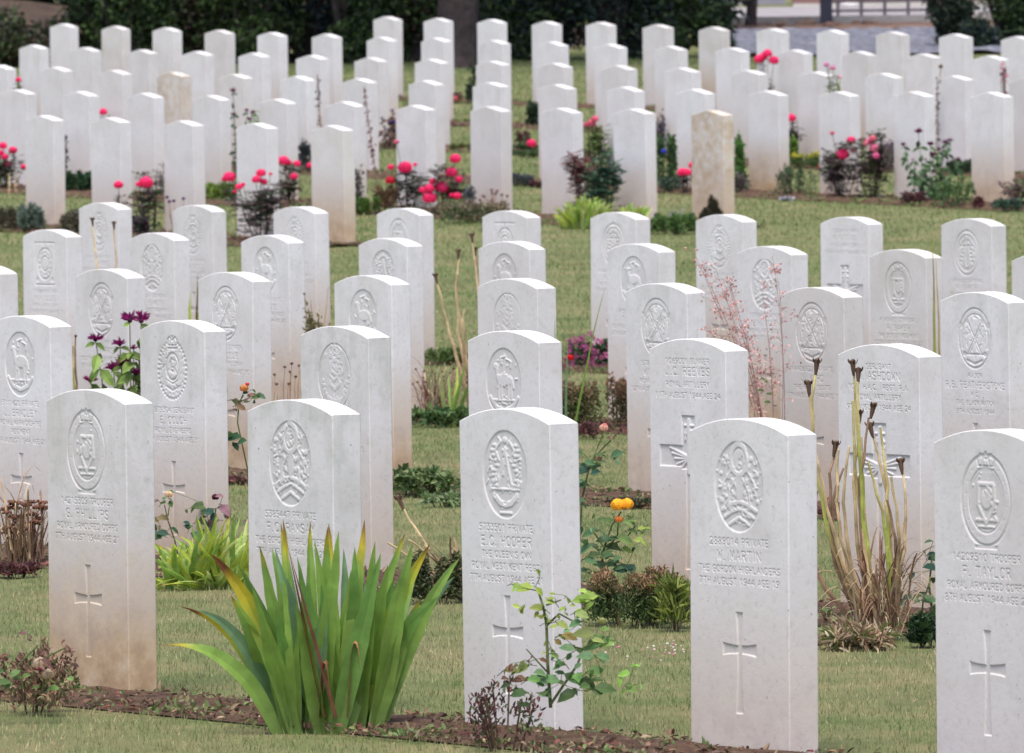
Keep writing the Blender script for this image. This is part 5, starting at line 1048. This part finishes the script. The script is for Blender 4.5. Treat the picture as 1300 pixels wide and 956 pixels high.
specs = [(-40, 98.6, .75, .62, GR+GM, 'low brownish hedge plant at the far left end'), (55, 98.9, .8, .50, GR+GD, 'low russet hedge plant before the brown bank'), (150, 98.7, .7, 1.5, GM+GD, 'mixed green hedge bush left of the rear stones'),
         (240, 99.2, .75, 1.9, GR+GM, 'hedge bush with brownish leaves behind the left rear stones'), (325, 98.9, .7, 1.7, GM, 'mid-green hedge bush behind the left rear stones'), (400, 99.2, .7, 2.0, GB, 'blue-dark hedge bush left of the tree trunk'),
         (455, 98.7, .6, 1.7, GM+GM+GD, 'brighter green hedge bush left of the tree trunk'), (520, 98.9, .6, 1.8, GM+GR, 'green hedge bush touching the trunk on the left'), (640, 98.9, .6, 1.9, GM+GB, 'green hedge bush touching the trunk on the right'),
         (705, 99.0, .7, 2.1, GB+GD, 'dark hedge bush right of the tree trunk'), (785, 98.8, .7, 2.1, GD+GB, 'very dark hedge bush behind the centre right rear stones'), (855, 99.1, .55, 1.6, GD+GM, 'dark rounded hedge bush near its right end')]
for px, yy, w, h, c, lab in specs: bush(at_ground(px, yy), yy, w, h, lab, c, 7000 if h > 1 else 4000, .075, 'hedge_bush', 'hedge bush')
bush(at_ground(915, 99.2), 99.2, .22, .62, 'small dark bush at the right end of the hedge', GD, 1500, .06, 'hedge_bush', 'hedge bush')
bush(at_ground(1207, 101), 101, .30, .95, 'dark evergreen bush before the road on the right', ((.012, .022, .014), (.02, .035, .02)), 6000, .05)
bush(at_ground(1290, 101.5), 101.5, .48, 1.1, 'wide dark bush at the right edge of the frame', GD+GM, 6500, .06)
bush(at_ground(1248, 100.5), 100.5, .28, .36, 'low dark bush joining the two right-hand bushes', GD+GB, 2500, .05)
# earth bank and dark trees behind the low hedge
mb = MB(); ys_ = [104, 105.2, 106.5, 110]; zs_ = [0, .42, .52, .3]; X = np.linspace(-26, 1.2, 60); V = []
for yv, zv in zip(ys_, zs_):
    for xv in X: V.append((xv, yv, gz(yv)+zv*(1+.15*math.sin(xv*1.7))*min(1, max(0, (1.2-xv)/1.5))))
n = len(X); mb.add(V, None, [(j*n+i, j*n+i+1, (j+1)*n+i+1, (j+1)*n+i) for j in range(3) for i in range(n-1)]); struct(mb.build('earth_bank', M_BANK, None, True))
for i, (xv, w, lab, c) in enumerate([(-6.6, 1.5, 'dark tree mass behind the earth bank, far left', GD), (-4.4, 1.5, 'dark blue-green tree behind the bank, left', GD+GB), (-2.0, 1.4, 'mid-green tree behind the bank, left of the trunk', GD+GM), (.4, 1.3, 'dark tree behind the hedge, right of the trunk', GD), (2.0, .8, 'dark tree at the right end behind the hedge', GD+GB)]):
    root = empty('tree', (xv, 108+i*.3, gz(108))); tag(root, lab, 'tree'); tb = MB(); tb.tube(curve((0, 0, -.1), (.1, 0, 3.6), (.05, 0, 0), 9), np.linspace(.07, .03, 9), 10)
    L = []
    for k in range(22): a = rnd.random()*6.28; q = rnd.random()**.5; e = (math.cos(a)*w*q, math.sin(a)*w*q, rnd.uniform(.3, 3.2)); L.append(e); tb.tube(curve((0, 0, max(.4, e[2]*.55)), e, n=5), np.linspace(.04, .012, 5), 6)
    tb.build('trunk', M_BARK, root); n = 9000; C = np.array([L[k] for k in rs.randint(0, len(L), n)]); v = rs.randn(n, 3); v /= np.linalg.norm(v, axis=1)[:, None]; C = C+v*(.5*rs.rand(n, 1)**.4)
    C[:, 2] = np.maximum(C[:, 2], .12+.2*rs.rand(n)); mb = MB(); mb.leaves(C, rs.randn(n, 3), rs.randn(n, 3)+[0, 0, .8], .12*(.6+.8*rs.rand(n)), .06, np.array(c)[rs.randint(0, len(c), n)]*(.5+1.*rs.rand(n, 1))); mb.build('crown', LEAF, root)
# the big trunk
def big_tree(px, Yd, rad, label, cols, H=6.5, crown=True):
    x = at_ground(px, Yd); root = empty('tree', (x, Yd, gz(Yd))); tag(root, label, 'tree'); tb = MB(); n = 20; t = np.linspace(0, 1, n)
    P = np.stack([.06*np.sin(t*5), 0*t, -.08+t*(H*.62)], 1); tb.tube(P, rad*(1-.45*t)+rad*.35*np.exp(-t*28), 18); L = []
    for k in range(9): a = k*.7+rnd.random()*.4; e = np.array([math.cos(a)*H*.28, math.sin(a)*H*.28, H*rnd.uniform(.62, .95)]); tb.tube(curve(P[rnd.randint(12, 19)], e, (0, 0, .2), 7), np.linspace(rad*.35, rad*.08, 7), 8); L.append(e)
    tb.build('trunk', M_BARK, root)
    m = 9000; C = np.array([L[k] for k in rs.randint(0, len(L), m)])+rs.randn(m, 3)*[H*.09, H*.09, H*.06]; mb = MB(); mb.leaves(C, rs.randn(m, 3), rs.randn(m, 3)+[0, 0, .8], .14, .08, np.array(cols)[rs.randint(0, len(cols), m)]*(.6+.9*rs.rand(m, 1))); mb.build('crown', LEAF, root)
big_tree(582, 96.6, .24, 'large dark tree trunk rising behind the centre column of headstones', GM)
big_tree(957, 110.5, .068, 'slim dark tree trunk beside the pale road at top right', GM, 5.5)
# gravel strip, earth verge, kerb, road
def sheet(name, x0, x1, y0, y1, m, dz, nx=40, ny=20, rough=0.):
    X, Y = np.meshgrid(np.linspace(x0, x1, nx), np.linspace(y0, y1, ny)); Z = np.interp(Y, GY, GZ)+dz+rough*rs.rand(*X.shape); idx = np.arange(X.size).reshape(X.shape)
    q = np.stack([idx[:-1, :-1], idx[:-1, 1:], idx[1:, 1:], idx[1:, :-1]], -1).reshape(-1, 4); return struct(mesh_np(name, np.stack([X, Y, Z], -1).reshape(-1, 3), [q], m))
sheet('gravel', 2.25, 30, 99.0, 108.2, M_GRAVEL, .004, 200, 90, .075)
sheet('earth_verge', 2.2, 30, 108.2, 111.4, M_EARTH, .010, 120, 16, .05)
mb = MB(); mb.box((1.5, 111.4, gz(111.4)-.1), (40, 111.55, gz(111.5)+.12)); struct(mb.build('kerb', M_KERB))
sheet('road', 1.5, 60, 111.55, 120.6, M_ROAD, .008, 20, 20)
# stones along the verge
for i in range(9):
    px = 985+i*17+rnd.uniform(-6, 6); mb = MB(); yy = 110.2+rnd.uniform(-.5, .5); mb.ball((0, 0, .02), rnd.uniform(.04, .09), (.4, .3, .24), 9, 6, .6, .5); o = mb.build('rubble_stone', M_EARTH); o.location = (at_ground(px, yy), yy, gz(yy)+.03)
    tag(o, 'rounded rubble stone on the earth verge beside the pale road', 'stone', 'rubble stones on the earth verge')
# post and barrier
x = at_ground(1054, 111.0); mb = MB(); mb.box((x-.075, 110.92, gz(111)-.1), (x+.075, 111.08, gz(111)+2.6)); mb.box((x-.1, 110.88, gz(111)), (x+.1, 111.12, gz(111)+.06)); o = mb.build('post', M_DARKMETAL); tag(o, 'thick dark square post at the left end of the barrier', 'post')
root = empty('barrier', (at_ground(1062, 114), 114, gz(114))); tag(root, 'long low grey rail barrier along the far side of the kerb', 'barrier')
xr = 1.32; ga = gz(114)
for z0, nm in ((.10, 'rail'), (.22, 'rail')): mb = MB(); mb.box((.0, -.03, z0), (xr, .03, z0+.035)); mb.build(nm, M_RAIL, root)
for i in range(5): mb = MB(); mb.box((.05+i*.30, -.04, -.06), (.09+i*.30, .04, .262)); mb.build('rail_post', M_RAIL, root)
# walls beyond the road
mb = MB(); xa, xb = at_ground(1012, 121), 30; g = gz(121); mb.box((xa, 121, g-.2), (xb, 121.4, g+2.6)); o = mb.build('boundary_wall', M_WALLM); o2 = empty('far_wall', (0, 0, 0)); o.parent = o2; o.name = 'wall_face'; tag(o2, 'long maroon-brown rendered wall beyond the pale road', 'wall')
mb = MB(); mb.box((xa-.05, 120.96, g+2.6), (xb, 121.44, g+2.68)); mb.build('coping', M_KERB, o2); mb = MB(); mb.box((xa, 120.97, g-.2), (xb, 121, g+.04)); mb.build('plinth', M_PALE, o2)
o3 = empty('far_wall', (0, 0, 0)); tag(o3, 'lavender-grey wall left of the maroon wall beyond the road', 'wall'); mb = MB(); mb.box((-4, 123.5, gz(123)-.3), (xa-.02, 123.9, gz(123)+2.4)); mb.build('wall_face', M_WALLP, o3); mb = MB(); mb.box((-4, 123.46, gz(123)+2.4), (xa-.02, 123.94, gz(123)+2.47)); mb.build('coping', M_KERB, o3)
x = at_ground(1084, 120.2); mb = MB(); mb.ball((0, 0, .03), .11, (.6, .6, .6), 12, 8, .55, .2); o = mb.build('boulder', M_PALE, None, True); o.location = (x, 120.2, gz(120.2)); o.scale = (1.2, 1, 1); tag(o, 'low white rounded boulder beyond the rail barrier', 'boulder')

# ------------------------------------------------------------------ light, camera
w = bpy.data.worlds.new('World'); sc.world = w; w.use_nodes = True; nt = w.node_tree; bg = nt.nodes['Background']
SUN_EL, SUN_AZ = math.radians(68), math.radians(186)      # azimuth clockwise from +Y
sky = nt.nodes.new('ShaderNodeTexSky'); sky.sky_type = 'NISHITA'; sky.sun_disc = False; sky.sun_elevation = SUN_EL; sky.sun_rotation = SUN_AZ; sky.air_density = .7; sky.dust_density = 2.5; sky.ozone_density = .8
nt.links.new(sky.outputs[0], bg.inputs[0]); bg.inputs[1].default_value = .13
sd = bpy.data.lights.new('sun', 'SUN'); sd.energy = 2.0; sd.angle = math.radians(35); sd.color = (1, .95, .87); so = bpy.data.objects.new('sun', sd); COL.objects.link(so)
dv = Vector((math.sin(SUN_AZ)*math.cos(SUN_EL), math.cos(SUN_AZ)*math.cos(SUN_EL), math.sin(SUN_EL))); so.rotation_euler = dv.to_track_quat('Z', 'Y').to_euler()
cd = bpy.data.cameras.new('camera'); cam = bpy.data.objects.new('camera', cd); COL.objects.link(cam); sc.camera = cam
cd.sensor_width = 36; cd.lens = 36*F/1300; cd.clip_start = .5; cd.clip_end = 6000
c, s = math.cos(PITCH), math.sin(PITCH); fwd = Vector((0, c, -s)); up0 = Vector((0, s, c)); r0 = Vector((1, 0, 0)); cr, sr = math.cos(ROLL), math.sin(ROLL)
R = r0*cr-up0*sr; U = r0*sr+up0*cr; M = Matrix((R, U, -fwd)).transposed().to_4x4(); M.translation = (0, 0, CH); cam.matrix_world = M
cd.dof.use_dof = True; cd.dof.focus_distance = 25.5; cd.dof.aperture_fstop = 21
sc.render.resolution_x, sc.render.resolution_y = 1024, 753
sc.view_settings.view_transform = 'Standard'; sc.view_settings.look = 'None'; sc.view_settings.gamma = 1; sc.view_settings.exposure = .89
for o in list(bpy.data.objects):
    if '_y' in o: del o['_y']
